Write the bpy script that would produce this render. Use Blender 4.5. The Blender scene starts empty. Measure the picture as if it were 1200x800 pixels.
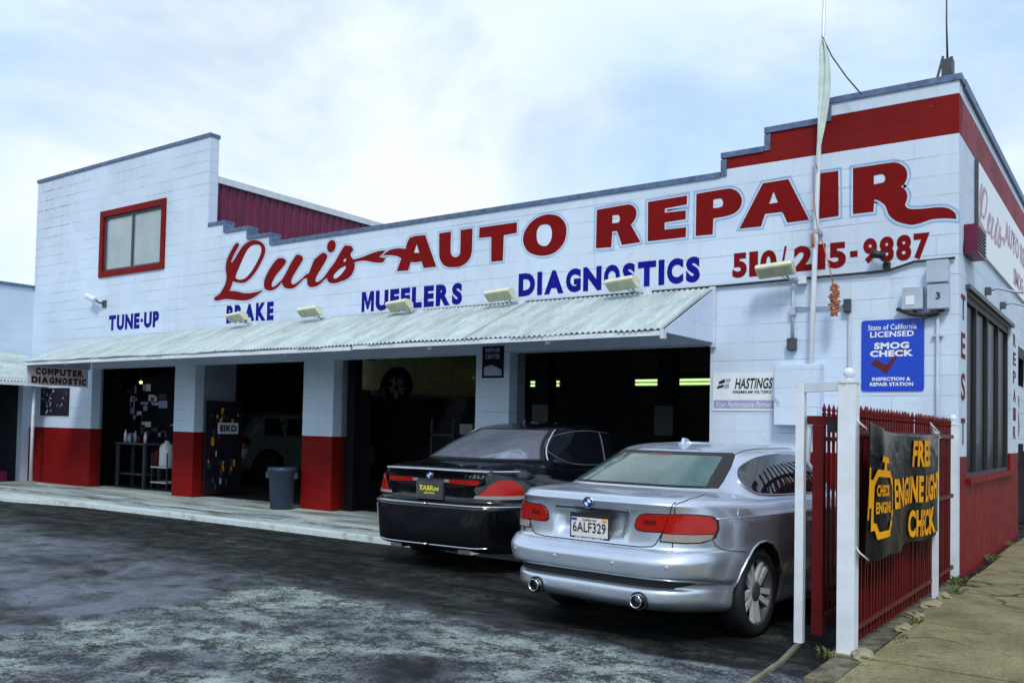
import bpy, bmesh, math, random
from mathutils import Vector, Matrix
from mathutils.bvhtree import BVHTree
from mathutils import noise as mnoise
random.seed(7)
R = math.radians
SC = bpy.context.scene
COL = SC.collection

# ------------------------------------------------------------------ camera
CAM = (1.47968, -10.45515, 1.39084); YAW, PIT, ROL, FPX = -0.659364, 0.035092, 0.022527, 1080.507
fw = Vector((math.sin(YAW) * math.cos(PIT), math.cos(YAW) * math.cos(PIT), math.sin(PIT)))
rt = Vector((math.cos(YAW), -math.sin(YAW), 0)); upv = rt.cross(fw)
r2 = rt * math.cos(ROL) + upv * math.sin(ROL); u2 = upv * math.cos(ROL) - rt * math.sin(ROL)
cd = bpy.data.cameras.new('camera'); cam = bpy.data.objects.new('camera', cd); COL.objects.link(cam)
cam.matrix_world = Matrix(((r2.x, u2.x, -fw.x, CAM[0]), (r2.y, u2.y, -fw.y, CAM[1]), (r2.z, u2.z, -fw.z, CAM[2]), (0, 0, 0, 1)))
cd.sensor_width = 36; cd.lens = 36 * FPX / 1200
cd.shift_x = 93.067 / 1200; cd.shift_y = 63.149 / 1200
cd.clip_end = 3000; cd.clip_start = .05
SC.camera = cam

# ------------------------------------------------------------------ sky and sun
SUN_ELEV, SUN_AZ = R(48), R(150)          # azimuth clockwise from +Y
w = bpy.data.worlds.new('World'); SC.world = w; w.use_nodes = True
nt = w.node_tree; nt.nodes.clear(); N = nt.nodes.new; L = nt.links.new
sky = N('ShaderNodeTexSky'); sky.sky_type = 'NISHITA'; sky.sun_disc = False
sky.sun_elevation = SUN_ELEV; sky.sun_rotation = SUN_AZ; sky.air_density = 1.2; sky.dust_density = .6; sky.ozone_density = 2.0
bg1 = N('ShaderNodeBackground'); bg1.inputs[1].default_value = .15; L(sky.outputs[0], bg1.inputs[0])
tc = N('ShaderNodeTexCoord'); mp = N('ShaderNodeMapping'); mp.inputs['Scale'].default_value = (1, 1, 1.9); mp.inputs['Location'].default_value = (4.25, 4.49, 3.92)
L(tc.outputs['Generated'], mp.inputs[0])
n1 = N('ShaderNodeTexNoise'); n1.inputs['Scale'].default_value = 2.6; n1.inputs['Detail'].default_value = 9; n1.inputs['Roughness'].default_value = .55; n1.inputs['Distortion'].default_value = .35
L(mp.outputs[0], n1.inputs['Vector'])
cr = N('ShaderNodeValToRGB'); cr.color_ramp.elements[0].position = .34; cr.color_ramp.elements[1].position = .56
cr.color_ramp.elements[0].color = (.22, .22, .22, 1); cr.color_ramp.elements[1].color = (1, 1, 1, 1)
L(n1.outputs[0], cr.inputs[0])
n2 = N('ShaderNodeTexNoise'); n2.inputs['Scale'].default_value = 1.7; n2.inputs['Detail'].default_value = 6
L(mp.outputs[0], n2.inputs['Vector'])
cc = N('ShaderNodeValToRGB'); cc.color_ramp.elements[0].position = .36; cc.color_ramp.elements[1].position = .6
cc.color_ramp.elements[0].color = (.56, .77, 1.0, 1); cc.color_ramp.elements[1].color = (.90, .965, 1.0, 1)
L(n2.outputs[0], cc.inputs[0])
bg2 = N('ShaderNodeBackground'); bg2.inputs[1].default_value = .90; L(cc.outputs[0], bg2.inputs[0])
mx = N('ShaderNodeMixShader'); L(cr.outputs[0], mx.inputs[0]); L(bg1.outputs[0], mx.inputs[1]); L(bg2.outputs[0], mx.inputs[2])
wo = N('ShaderNodeOutputWorld'); L(mx.outputs[0], wo.inputs[0])
sd = bpy.data.lights.new('sun', 'SUN'); sd.energy = 1.5; sd.angle = R(11); sd.color = (1, .96, .90)
sun = bpy.data.objects.new('sun', sd); COL.objects.link(sun)
to_sun = Vector((math.sin(SUN_AZ) * math.cos(SUN_ELEV), math.cos(SUN_AZ) * math.cos(SUN_ELEV), math.sin(SUN_ELEV)))
sun.rotation_euler = (-to_sun).to_track_quat('-Z', 'Y').to_euler(); sun.location = (0, -10, 20)
VS = SC.view_settings; VS.view_transform = 'Standard'; VS.look = 'None'; VS.exposure = 0.28; VS.gamma = 1; VS.use_curve_mapping = False

# ------------------------------------------------------------------ helpers
def link(o, parent=None):
    COL.objects.link(o)
    if parent: o.parent = parent
    return o
def tag(o, label=None, cat=None, group=None, kind=None):
    if label: o['label'] = label
    if cat: o['category'] = cat
    if group: o['group'] = group
    if kind: o['kind'] = kind
    return o
def thing(name, label, cat, loc=(0, 0, 0), rz=0, group=None):
    o = bpy.data.objects.new(name, None); o.empty_display_size = .2; link(o)
    o.location = loc; o.rotation_euler = (0, 0, rz)
    return tag(o, label, cat, group)
def kids(o): return [c for c in bpy.data.objects if c.parent == o]
def copy_tree(o, parent=None):
    c = o.copy(); COL.objects.link(c); c.parent = parent
    for ch in kids(o): copy_tree(ch, c)
    return c

class MB:
    def __init__(s): s.bm = bmesh.new()
    def poly(s, vs, mi=0):
        f = s.bm.faces.new([s.bm.verts.new(v) for v in vs]); f.material_index = mi; return f
    def box(s, x0, x1, y0, y1, z0, z1, mi=0, M=None):
        P = [Vector((x, y, z)) for z in (z0, z1) for x, y in ((x0, y0), (x1, y0), (x1, y1), (x0, y1))]
        if M: P = [M @ p for p in P]
        v = [s.bm.verts.new(p) for p in P]
        for q in ((3, 2, 1, 0), (4, 5, 6, 7), (0, 1, 5, 4), (1, 2, 6, 5), (2, 3, 7, 6), (3, 0, 4, 7)):
            f = s.bm.faces.new([v[i] for i in q]); f.material_index = mi
        return s
    def prism(s, pts, vec, mi=0):
        vec = Vector(vec); a = [s.bm.verts.new(p) for p in pts]; b = [s.bm.verts.new(Vector(p) + vec) for p in pts]; n = len(a)
        fs = [s.bm.faces.new(a[::-1]), s.bm.faces.new(b)]
        for i in range(n): fs.append(s.bm.faces.new((a[i], a[(i + 1) % n], b[(i + 1) % n], b[i])))
        for f in fs: f.material_index = mi
        bmesh.ops.recalc_face_normals(s.bm, faces=fs); return s
    def tube(s, pts, r, n=8, mi=0, cap=True):
        pts = [Vector(p) for p in pts]; rings = []; prev = None
        rs = r if isinstance(r, (list, tuple)) else [r] * len(pts)
        for i, p in enumerate(pts):
            t = ((pts[min(i + 1, len(pts) - 1)] - pts[max(i - 1, 0)])).normalized()
            if prev is None:
                a = t.orthogonal().normalized()
            else:
                a = (prev - t * prev.dot(t)).normalized()
            prev = a; b = t.cross(a)
            rings.append([s.bm.verts.new(p + (a * math.cos(2 * math.pi * k / n) + b * math.sin(2 * math.pi * k / n)) * rs[i]) for k in range(n)])
        for q, w_ in zip(rings, rings[1:]):
            for k in range(n):
                f = s.bm.faces.new((q[k], q[(k + 1) % n], w_[(k + 1) % n], w_[k])); f.material_index = mi; f.smooth = True
        if cap:
            f = s.bm.faces.new(rings[0][::-1]); f.material_index = mi; f = s.bm.faces.new(rings[-1]); f.material_index = mi
        return s
    def lathe(s, prof, M, n=24, mi=0, caps=True):
        rings = []
        for r, h in prof:
            rings.append([s.bm.verts.new(M @ Vector((r * math.cos(2 * math.pi * k / n), r * math.sin(2 * math.pi * k / n), h))) for k in range(n)])
        fs = []
        for q, w_ in zip(rings, rings[1:]):
            for k in range(n):
                f = s.bm.faces.new((q[k], q[(k + 1) % n], w_[(k + 1) % n], w_[k])); f.material_index = mi; f.smooth = True; fs.append(f)
        for q, rv in ((rings[0], True), (rings[-1], False)) if caps else ():
            f = s.bm.faces.new(q[::-1] if rv else q); f.material_index = mi; fs.append(f)
        bmesh.ops.recalc_face_normals(s.bm, faces=fs); return s
    def sphere(s, c, r, n=14, mi=0):
        prof = [(max(r * math.sin(math.pi * i / 10), r * .02), -r * math.cos(math.pi * i / 10)) for i in range(11)]
        return s.lathe(prof, Matrix.Translation(c), n, mi)
    def build(s, name, mats, parent=None, bev=0, seg=2, smooth=False):
        if bev:
            es = [e for e in s.bm.edges if len(e.link_faces) == 2 and e.calc_face_angle(0) > R(40)]
            bmesh.ops.bevel(s.bm, geom=es, offset=bev, segments=seg, profile=.6, affect='EDGES', clamp_overlap=True)
        me = bpy.data.meshes.new(name); s.bm.to_mesh(me); s.bm.free()
        for m in (mats if isinstance(mats, (list, tuple)) else [mats]): me.materials.append(m)
        if smooth:
            for p in me.polygons: p.use_smooth = True
        return link(bpy.data.objects.new(name, me), parent)

def curve_mesh(cu):
    o = bpy.data.objects.new('tmp', cu); COL.objects.link(o)
    dg = bpy.context.evaluated_depsgraph_get(); me = bpy.data.meshes.new_from_object(o.evaluated_get(dg))
    bpy.data.objects.remove(o); bpy.data.curves.remove(cu); return me
def text_mesh(body, rect, bold=.02, shear=0, res=3):
    cu = bpy.data.curves.new('t', 'FONT'); cu.body = body; cu.offset = bold; cu.shear = shear; cu.space_character = 1 + bold * 1.6; cu.resolution_u = res; cu.fill_mode = 'FRONT'
    cu.align_x = 'CENTER' if '\n' in body else 'LEFT'
    me = curve_mesh(cu); v = [x.co for x in me.vertices]
    x0, x1 = min(p.x for p in v), max(p.x for p in v); y0, y1 = min(p.y for p in v), max(p.y for p in v)
    a0, a1, b0, b1 = rect
    for p in me.vertices:
        p.co = Vector((a0 + (p.co.x - x0) / (x1 - x0) * (a1 - a0), b0 + (p.co.y - y0) / (y1 - y0) * (b1 - b0), 0))
    return me
def place(me, name, O, A, B, m, parent, off=.004, label=None):
    O, A, B = Vector(O), Vector(A), Vector(B); Nn = A.cross(B).normalized()
    for p in me.vertices: p.co = O + A * p.co.x + B * p.co.y + Nn * off
    me.materials.clear(); me.materials.append(m)
    for p in me.polygons: p.material_index = 0
    o = link(bpy.data.objects.new(name, me), parent)
    if label: o['label'] = label
    return o
def text(name, body, rect, O, A, B, m, parent, bold=.02, shear=0, off=.004, label=None):
    return place(text_mesh(body, rect, bold, shear), name, O, A, B, m, parent, off, label)
def word_mesh(body, rect, bold=.05, gap=.13):
    """sign-writer's capitals: every letter fills the height of the line"""
    cells = []
    for ch in body:
        if ch == 'M':
            me = fill_mesh([[(0, 0), (.22, 0), (.22, .62), (.40, .12), (.52, .12), (.70, .62), (.70, 0), (.92, 0), (.92, 1), (.63, 1), (.46, .48), (.29, 1), (0, 1)]]); wd = .80
        elif ch == '-':
            me = fill_mesh([[(0, .40), (.25, .40), (.25, .60), (0, .60)]]); wd = .25
        else:
            cu = bpy.data.curves.new('t', 'FONT'); cu.body = ch; cu.offset = bold; cu.resolution_u = 4; cu.fill_mode = 'FRONT'; me = curve_mesh(cu)
            xs = [v.co.x for v in me.vertices]; ys = [v.co.y for v in me.vertices]; h = max(ys) - min(ys); wd = (max(xs) - min(xs)) / h * .92
            for v in me.vertices: v.co = Vector(((v.co.x - min(xs)) / (max(xs) - min(xs)), (v.co.y - min(ys)) / h, 0))
            wd = {'I': max(wd, .24), 'O': min(wd, .74), 'G': min(wd, .72), 'C': min(wd, .68), '1': max(wd, .34)}.get(ch, max(wd, .50) if ch not in 'I1' else wd)
        xs = [v.co.x for v in me.vertices]; x0 = min(xs); k = max(xs) - x0
        for v in me.vertices: v.co.x = (v.co.x - x0) / k
        cells.append((me, wd))
    tot = sum(w_ for _, w_ in cells) + gap * (len(cells) - 1); a0, a1, b0, b1 = rect; bm = bmesh.new(); x = 0
    for me, wd in cells:
        n = len(bm.verts); bm.from_mesh(me); bm.verts.ensure_lookup_table()
        for v in bm.verts[n:]: v.co = Vector((a0 + (x + v.co.x * wd) / tot * (a1 - a0), b0 + v.co.y * (b1 - b0), 0))
        x += wd + gap; bpy.data.meshes.remove(me)
    me = bpy.data.meshes.new('word'); bm.to_mesh(me); bm.free(); return me
def fill_mesh(loops):
    cu = bpy.data.curves.new('t', 'CURVE'); cu.dimensions = '2D'; cu.fill_mode = 'FRONT'
    for lp in loops:
        sp = cu.splines.new('POLY'); sp.points.add(len(lp) - 1); sp.use_cyclic_u = True
        for i, q in enumerate(lp): sp.points[i].co = (q[0], q[1], 0, 1)
    return curve_mesh(cu)
def ring_mesh(loop, d0, d1):
    n = len(loop); ar = sum(loop[i][0] * loop[(i + 1) % n][1] - loop[(i + 1) % n][0] * loop[i][1] for i in range(n))
    s = 1 if ar > 0 else -1
    def off(d):
        out = []
        for i in range(n):
            a, b, c = Vector(loop[i - 1]), Vector(loop[i]), Vector(loop[(i + 1) % n])
            e = (b - a).normalized(); f = (c - b).normalized()
            ne = Vector((e.y, -e.x)) * s; nf = Vector((f.y, -f.x)) * s
            k = max(1 + ne.dot(nf), .8); out.append(b + (ne + nf) / k * d)
        return out
    p, q = off(d0), off(d1); bm = bmesh.new()
    P = [bm.verts.new((v.x, v.y, 0)) for v in p]; Q = [bm.verts.new((v.x, v.y, 0)) for v in q]
    for i in range(n): bm.faces.new((P[i], P[(i + 1) % n], Q[(i + 1) % n], Q[i]))
    bmesh.ops.recalc_face_normals(bm, faces=bm.faces)
    me = bpy.data.meshes.new('ring'); bm.to_mesh(me); bm.free(); return me

# ------------------------------------------------------------------ materials
def newmat(name):
    m = bpy.data.materials.new(name); m.use_nodes = True
    t = m.node_tree; b = t.nodes['Principled BSDF']; return m, t, b, t.nodes.new, t.links.new
def noise(t, vec, scale, detail=5, rough=.55, dist=0):
    n = t.nodes.new('ShaderNodeTexNoise'); n.inputs['Scale'].default_value = scale; n.inputs['Detail'].default_value = detail
    n.inputs['Roughness'].default_value = rough; n.inputs['Distortion'].default_value = dist
    if vec is not None: t.links.new(vec, n.inputs['Vector'])
    return n.outputs[0]
def ramp(t, fac, stops):
    r = t.nodes.new('ShaderNodeValToRGB'); e = r.color_ramp.elements
    while len(e) < len(stops): e.new(.5)
    for k, (p, c) in zip(e, stops):
        k.position = p; k.color = (c, c, c, 1) if not isinstance(c, (tuple, list)) else (*c, 1)
    t.links.new(fac, r.inputs[0]); return r.outputs[0]
def mixc(t, fac, a, b, mode='MIX'):
    m = t.nodes.new('ShaderNodeMix'); m.data_type = 'RGBA'; m.blend_type = mode
    for ix, v in ((0, fac), (6, a), (7, b)):
        sock = m.inputs[ix]
        if hasattr(v, 'is_output'): t.links.new(v, sock)
        elif isinstance(v, (int, float)): sock.default_value = v if ix == 0 else (v, v, v, 1)
        else: sock.default_value = (*v, 1)
    return m.outputs[2]
def math_(t, op, a, b=None, c=None):
    m = t.nodes.new('ShaderNodeMath'); m.operation = op
    for i, v in enumerate((a, b, c)):
        if v is None: continue
        if hasattr(v, 'is_output'): t.links.new(v, m.inputs[i])
        else: m.inputs[i].default_value = v
    return m.outputs[0]
def bump(t, b, h, strength=.3, dist=.01):
    n = t.nodes.new('ShaderNodeBump'); n.inputs['Strength'].default_value = strength; n.inputs['Distance'].default_value = dist
    t.links.new(h, n.inputs['Height']); t.links.new(n.outputs[0], b.inputs['Normal']); return n
def objco(t): return t.nodes.new('ShaderNodeTexCoord').outputs['Object']
def pm(name, col, rough=.5, metal=0, var=.15, scale=6, bs=0, bscale=80, coat=0, spec=.5, dirt=None, alpha=None):
    m, t, b, N, L = newmat(name); co = objco(t)
    b.inputs['Metallic'].default_value = metal; b.inputs['Specular IOR Level'].default_value = spec
    b.inputs['Coat Weight'].default_value = coat; b.inputs['Coat Roughness'].default_value = .04
    nz = noise(t, co, scale, 6)
    k = ramp(t, nz, [(.3, 1 - var), (.7, 1 + var)])
    c = mixc(t, 1.0, col, k, 'MULTIPLY')
    if dirt:
        nd = noise(t, co, dirt[1], 8, .65, .4); c = mixc(t, ramp(t, nd, [(dirt[3], 0), (dirt[3] + .12, dirt[2])]), c, dirt[0])
    L(c, b.inputs['Base Color'])
    L(ramp(t, noise(t, co, scale * 2.3, 4), [(.3, max(rough - .08, .02)), (.7, min(rough + .08, 1))]), b.inputs['Roughness'])
    if bs: bump(t, b, noise(t, co, bscale, 4), bs, .004)
    return m
def emit(name, col, s):
    m, t, b, N, L = newmat(name); b.inputs['Base Color'].default_value = (*col, 1)
    b.inputs['Emission Color'].default_value = (*col, 1); b.inputs['Emission Strength'].default_value = s; return m
def glass(name, col, rough=.03, var=.3, drops=False, ior=1.52, coat=.6):
    m, t, b, N, L = newmat(name); co = objco(t)
    c = mixc(t, ramp(t, noise(t, co, 2.2, 3), [(.35, 0), (.65, 1)]), tuple(v * (1 - var) for v in col), col)
    L(c, b.inputs['Base Color']); b.inputs['Roughness'].default_value = rough; b.inputs['IOR'].default_value = ior
    b.inputs['Coat Weight'].default_value = coat; b.inputs['Coat Roughness'].default_value = .02
    if drops:
        v = N('ShaderNodeTexVoronoi'); v.inputs['Scale'].default_value = 42; L(co, v.inputs['Vector'])
        d = ramp(t, v.outputs['Distance'], [(.12, 1), (.3, 0)]); sel = ramp(t, noise(t, co, 9, 2), [(.45, 0), (.6, 1)])
        bump(t, b, math_(t, 'MULTIPLY', d, sel), .5, .004)
    return m

BLK = .2032
def block_wall(name, base, joint, chips=None, crack=.5, stain=.1):
    """painted concrete block, running bond, joints partly filled by paint"""
    m, t, b, N, L = newmat(name)
    g = N('ShaderNodeNewGeometry'); co = objco(t)
    sp = N('ShaderNodeSeparateXYZ'); L(co, sp.inputs[0]); sn = N('ShaderNodeSeparateXYZ'); L(g.outputs['True Normal'], sn.inputs[0])
    side = math_(t, 'GREATER_THAN', math_(t, 'ABSOLUTE', sn.outputs[0]), .5)
    h = math_(t, 'ADD', math_(t, 'MULTIPLY', sp.outputs[0], math_(t, 'SUBTRACT', 1, side)), math_(t, 'MULTIPLY', sp.outputs[1], side))
    cb = N('ShaderNodeCombineXYZ'); L(h, cb.inputs[0])
    L(math_(t, 'ADD', sp.outputs[2], math_(t, 'MULTIPLY', math_(t, 'SUBTRACT', noise(t, co, 3, 2), .5), .006)), cb.inputs[1])
    br = N('ShaderNodeTexBrick'); L(cb.outputs[0], br.inputs['Vector']); br.inputs['Scale'].default_value = 1
    br.inputs['Brick Width'].default_value = .4064; br.inputs['Row Height'].default_value = BLK
    br.inputs['Mortar Size'].default_value = .0042; br.inputs['Mortar Smooth'].default_value = .35; br.inputs['Bias'].default_value = 0
    br.inputs['Color1'].default_value = (1, 1, 1, 1); br.inputs['Color2'].default_value = (.93, .95, .97, 1); br.inputs['Mortar'].default_value = (.97, .97, .97, 1)
    # continuous bed joints show more than the head joints
    zz = math_(t, 'ABSOLUTE', math_(t, 'SUBTRACT', math_(t, 'FRACT', math_(t, 'DIVIDE', sp.outputs[2], BLK)), .5))
    bed = math_(t, 'GREATER_THAN', zz, .48)
    open_ = ramp(t, noise(t, co, 1.1, 6, .6), [(.46, 0), (.58, 1)])
    fac = br.outputs['Fac']
    vis = math_(t, 'ADD', math_(t, 'MULTIPLY', bed, math_(t, 'ADD', math_(t, 'MULTIPLY', open_, .75), .12)), math_(t, 'MULTIPLY', math_(t, 'SUBTRACT', 1, bed), math_(t, 'MULTIPLY', math_(t, 'POWER', open_, 3), .38)))
    mask = math_(t, 'MULTIPLY', fac, vis)
    blot = ramp(t, noise(t, co, .8, 7, .6, .3), [(.3, 1 - stain), (.7, 1 + stain * .4)])
    c = mixc(t, 1.0, base, blot, 'MULTIPLY'); c = mixc(t, .6, c, br.outputs['Color'], 'MULTIPLY')
    # vertical rain streaks
    st = N('ShaderNodeMapping'); st.inputs['Scale'].default_value = (9, 9, .5); L(co, st.inputs[0])
    sv = ramp(t, noise(t, st.outputs[0], 1, 5, .6), [(.52, 0), (.8, .35)]); c = mixc(t, sv, c, tuple(v * .72 for v in base))
    # patched repaint in block-sized areas, dirt washed down from the coping
    vp = N('ShaderNodeTexVoronoi'); vp.distance = 'CHEBYCHEV'; vp.inputs['Scale'].default_value = .9; L(cb.outputs[0], vp.inputs['Vector'])
    sv2 = N('ShaderNodeSeparateColor'); L(vp.outputs['Color'], sv2.inputs[0]); c = mixc(t, 1.0, c, ramp(t, sv2.outputs[0], [(.2, .975), (.8, 1.02)]), 'MULTIPLY')
    grime = ramp(t, noise(t, co, 5.5, 9, .7), [(.60, 0), (.72, .45)]); c = mixc(t, grime, c, tuple(v * .55 for v in base))
    wk = N('ShaderNodeVectorMath'); wk.operation = 'DISTANCE'; L(co, wk.inputs[0]); wk.inputs[1].default_value = (-16.9, 0, 6.1)
    thick = math_(t, 'MAXIMUM', math_(t, 'GREATER_THAN', zz, .462), math_(t, 'GREATER_THAN', fac, .3))
    mask = math_(t, 'ADD', mask, math_(t, 'MULTIPLY', thick, math_(t, 'MULTIPLY', ramp(t, wk.outputs['Value'], [(.4, 1.35), (1.25, 0)]), ramp(t, noise(t, co, 2.7, 6, .7), [(.47, 0), (.53, 1)]))))
    jm = math_(t, 'MINIMUM', math_(t, 'MULTIPLY', mask, crack), 1)
    c = mixc(t, jm, c, joint)
    if chips:
        ch = ramp(t, noise(t, co, 7, 10, .72), [(.645, 0), (.665, 1)]); c = mixc(t, ch, c, chips)
    L(c, b.inputs['Base Color'])
    L(ramp(t, noise(t, co, 4, 5), [(.3, .6), (.7, .8)]), b.inputs['Roughness']); b.inputs['Specular IOR Level'].default_value = .22
    hgt = math_(t, 'ADD', math_(t, 'MULTIPLY', fac, math_(t, 'ADD', math_(t, 'MULTIPLY', vis, -1.0), -.10)), math_(t, 'MULTIPLY', noise(t, co, 70, 4), .22))
    bump(t, b, hgt, .55, .012)
    return m

WHITE = (.635, .75, .895)
M = {}
M['wall'] = block_wall('painted_block_white', WHITE, (.16, .19, .25), crack=.75)
M['wallred'] = block_wall('painted_block_red', (.21, .0025, .003), (.04, .002, .002), chips=(.36, .17, .17), crack=.5, stain=.25)
M['sidered'] = block_wall('painted_block_faded_red', (.30, .06, .08), (.06, .02, .03), chips=(.5, .36, .42), crack=.9, stain=.35)
M['sticker'] = pm('faded_window_sticker', (.09, .12, .22), .6, var=.6, scale=5)
M['shadered'] = pm('shaded_red_paint', (.085, .002, .003), .7)  # wall red with the shade of the pier sides put in
M['jamb'] = pm('shaded_jamb_paint', (.22, .27, .36), .7)  # wall white darkened to carry the shade of the reveals
M['letred'] = pm('sign_paint_red', (.185, .0015, .0025), .65, var=.12, scale=3, spec=.15, dirt=((.45, .12, .12), 9, .5, .74))
M['letblue'] = pm('sign_paint_blue', (.004, .004, .24), .65, spec=.15, var=.15, scale=3)
M['outline'] = pm('sign_paint_pale_blue', (.27, .45, .72), .5)
M['faded'] = pm('sign_paint_faded', (.52, .34, .46), .6, var=.2, scale=4)
M['coping'] = pm('galvanized_flashing', (.10, .15, .27), .5, .2, var=.35, scale=12, bs=.3, bscale=14)
M['white'] = pm('white_painted_metal', (.72, .78, .86), .42, var=.1, dirt=((.26, .19, .14), 9, .7, .63))
M['trim'] = pm('white_painted_wood', (.62, .68, .76), .55, var=.12, dirt=((.2, .2, .2), 4, .5, .68))
M['grey'] = pm('grey_painted_steel', (.42, .5, .6), .5, var=.12)
M['dkgrey'] = pm('dark_grey_metal', (.06, .065, .08), .5, var=.2)
M['black'] = pm('black_rubber', (.012, .012, .014), .55, var=.2)
M['cable'] = pm('dark_cable', (.02, .022, .03), .6)
M['redmetal'] = pm('red_painted_iron', (.10, .0025, .0035), .5, spec=.25, var=.2, dirt=((.05, .02, .02), 8, .6, .64))
M['purple'] = pm('maroon_sheet_metal', (.13, .006, .045), .42, .2, var=.25, scale=3)
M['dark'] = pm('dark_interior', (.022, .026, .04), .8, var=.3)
M['darkwall'] = pm('dim_interior_block', (.05, .055, .08), .8, var=.2)  # gloom of the open interiors is put into both dark colours
M['oak'] = pm('brown_rope', (.42, .16, .09), .8, var=.3, bs=.4, bscale=120)
M['cream'] = pm('cream_floodlight', (.68, .68, .50), .4, var=.08)
M['lens'] = pm('floodlight_lens', (.42, .44, .30), .25)
M['navy'] = pm('navy_lift_paint', (.006, .007, .013), .6, spec=.15)
M['paper'] = pm('paper', (.62, .66, .7), .7)
M['signwhite'] = pm('sign_white', (.80, .84, .88), .35, var=.05)
M['signlav'] = pm('sign_lavender', (.36, .36, .58), .35, var=.15)
M['signblue'] = pm('sign_blue', (.006, .055, .55), .3, var=.06)
M['signgrey'] = pm('sign_aged_white', (.74, .70, .76), .5, var=.1, dirt=((.3, .28, .3), 5, .5, .6))
M['ink'] = pm('black_ink', (.015, .013, .025), .5)
M['inkred'] = pm('dark_red_ink', (.10, .004, .006), .45)
M['yellow'] = pm('banner_yellow', (.88, .37, .006), .7, var=.1, spec=.05)
M['chrome'] = pm('chrome', (.75, .77, .8), .12, 1, var=.05)
M['flag'] = pm('pale_green_cloth', (.62, .76, .70), .8, var=.15)
M['pole'] = pm('white_pole', (.70, .76, .82), .35, .1, var=.08)
M['stone'] = pm('broken_concrete', (.27, .245, .155), .85, var=.3, scale=8, bs=.6, bscale=30)
M['leaf'] = pm('weed_leaf', (.07, .10, .02), .7, var=.4, scale=20)
M['binblue'] = pm('grey_blue_plastic', (.026, .046, .088), .5, var=.15, dirt=((.12, .13, .15), 5, .5, .62))
M['tube'] = emit('fluorescent_tube', (.62, .95, .35), 1.2)
M['leafdk'] = M['leaf']
M['bulb'] = emit('warm_bulb', (1, .75, .4), 1.5)
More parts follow.
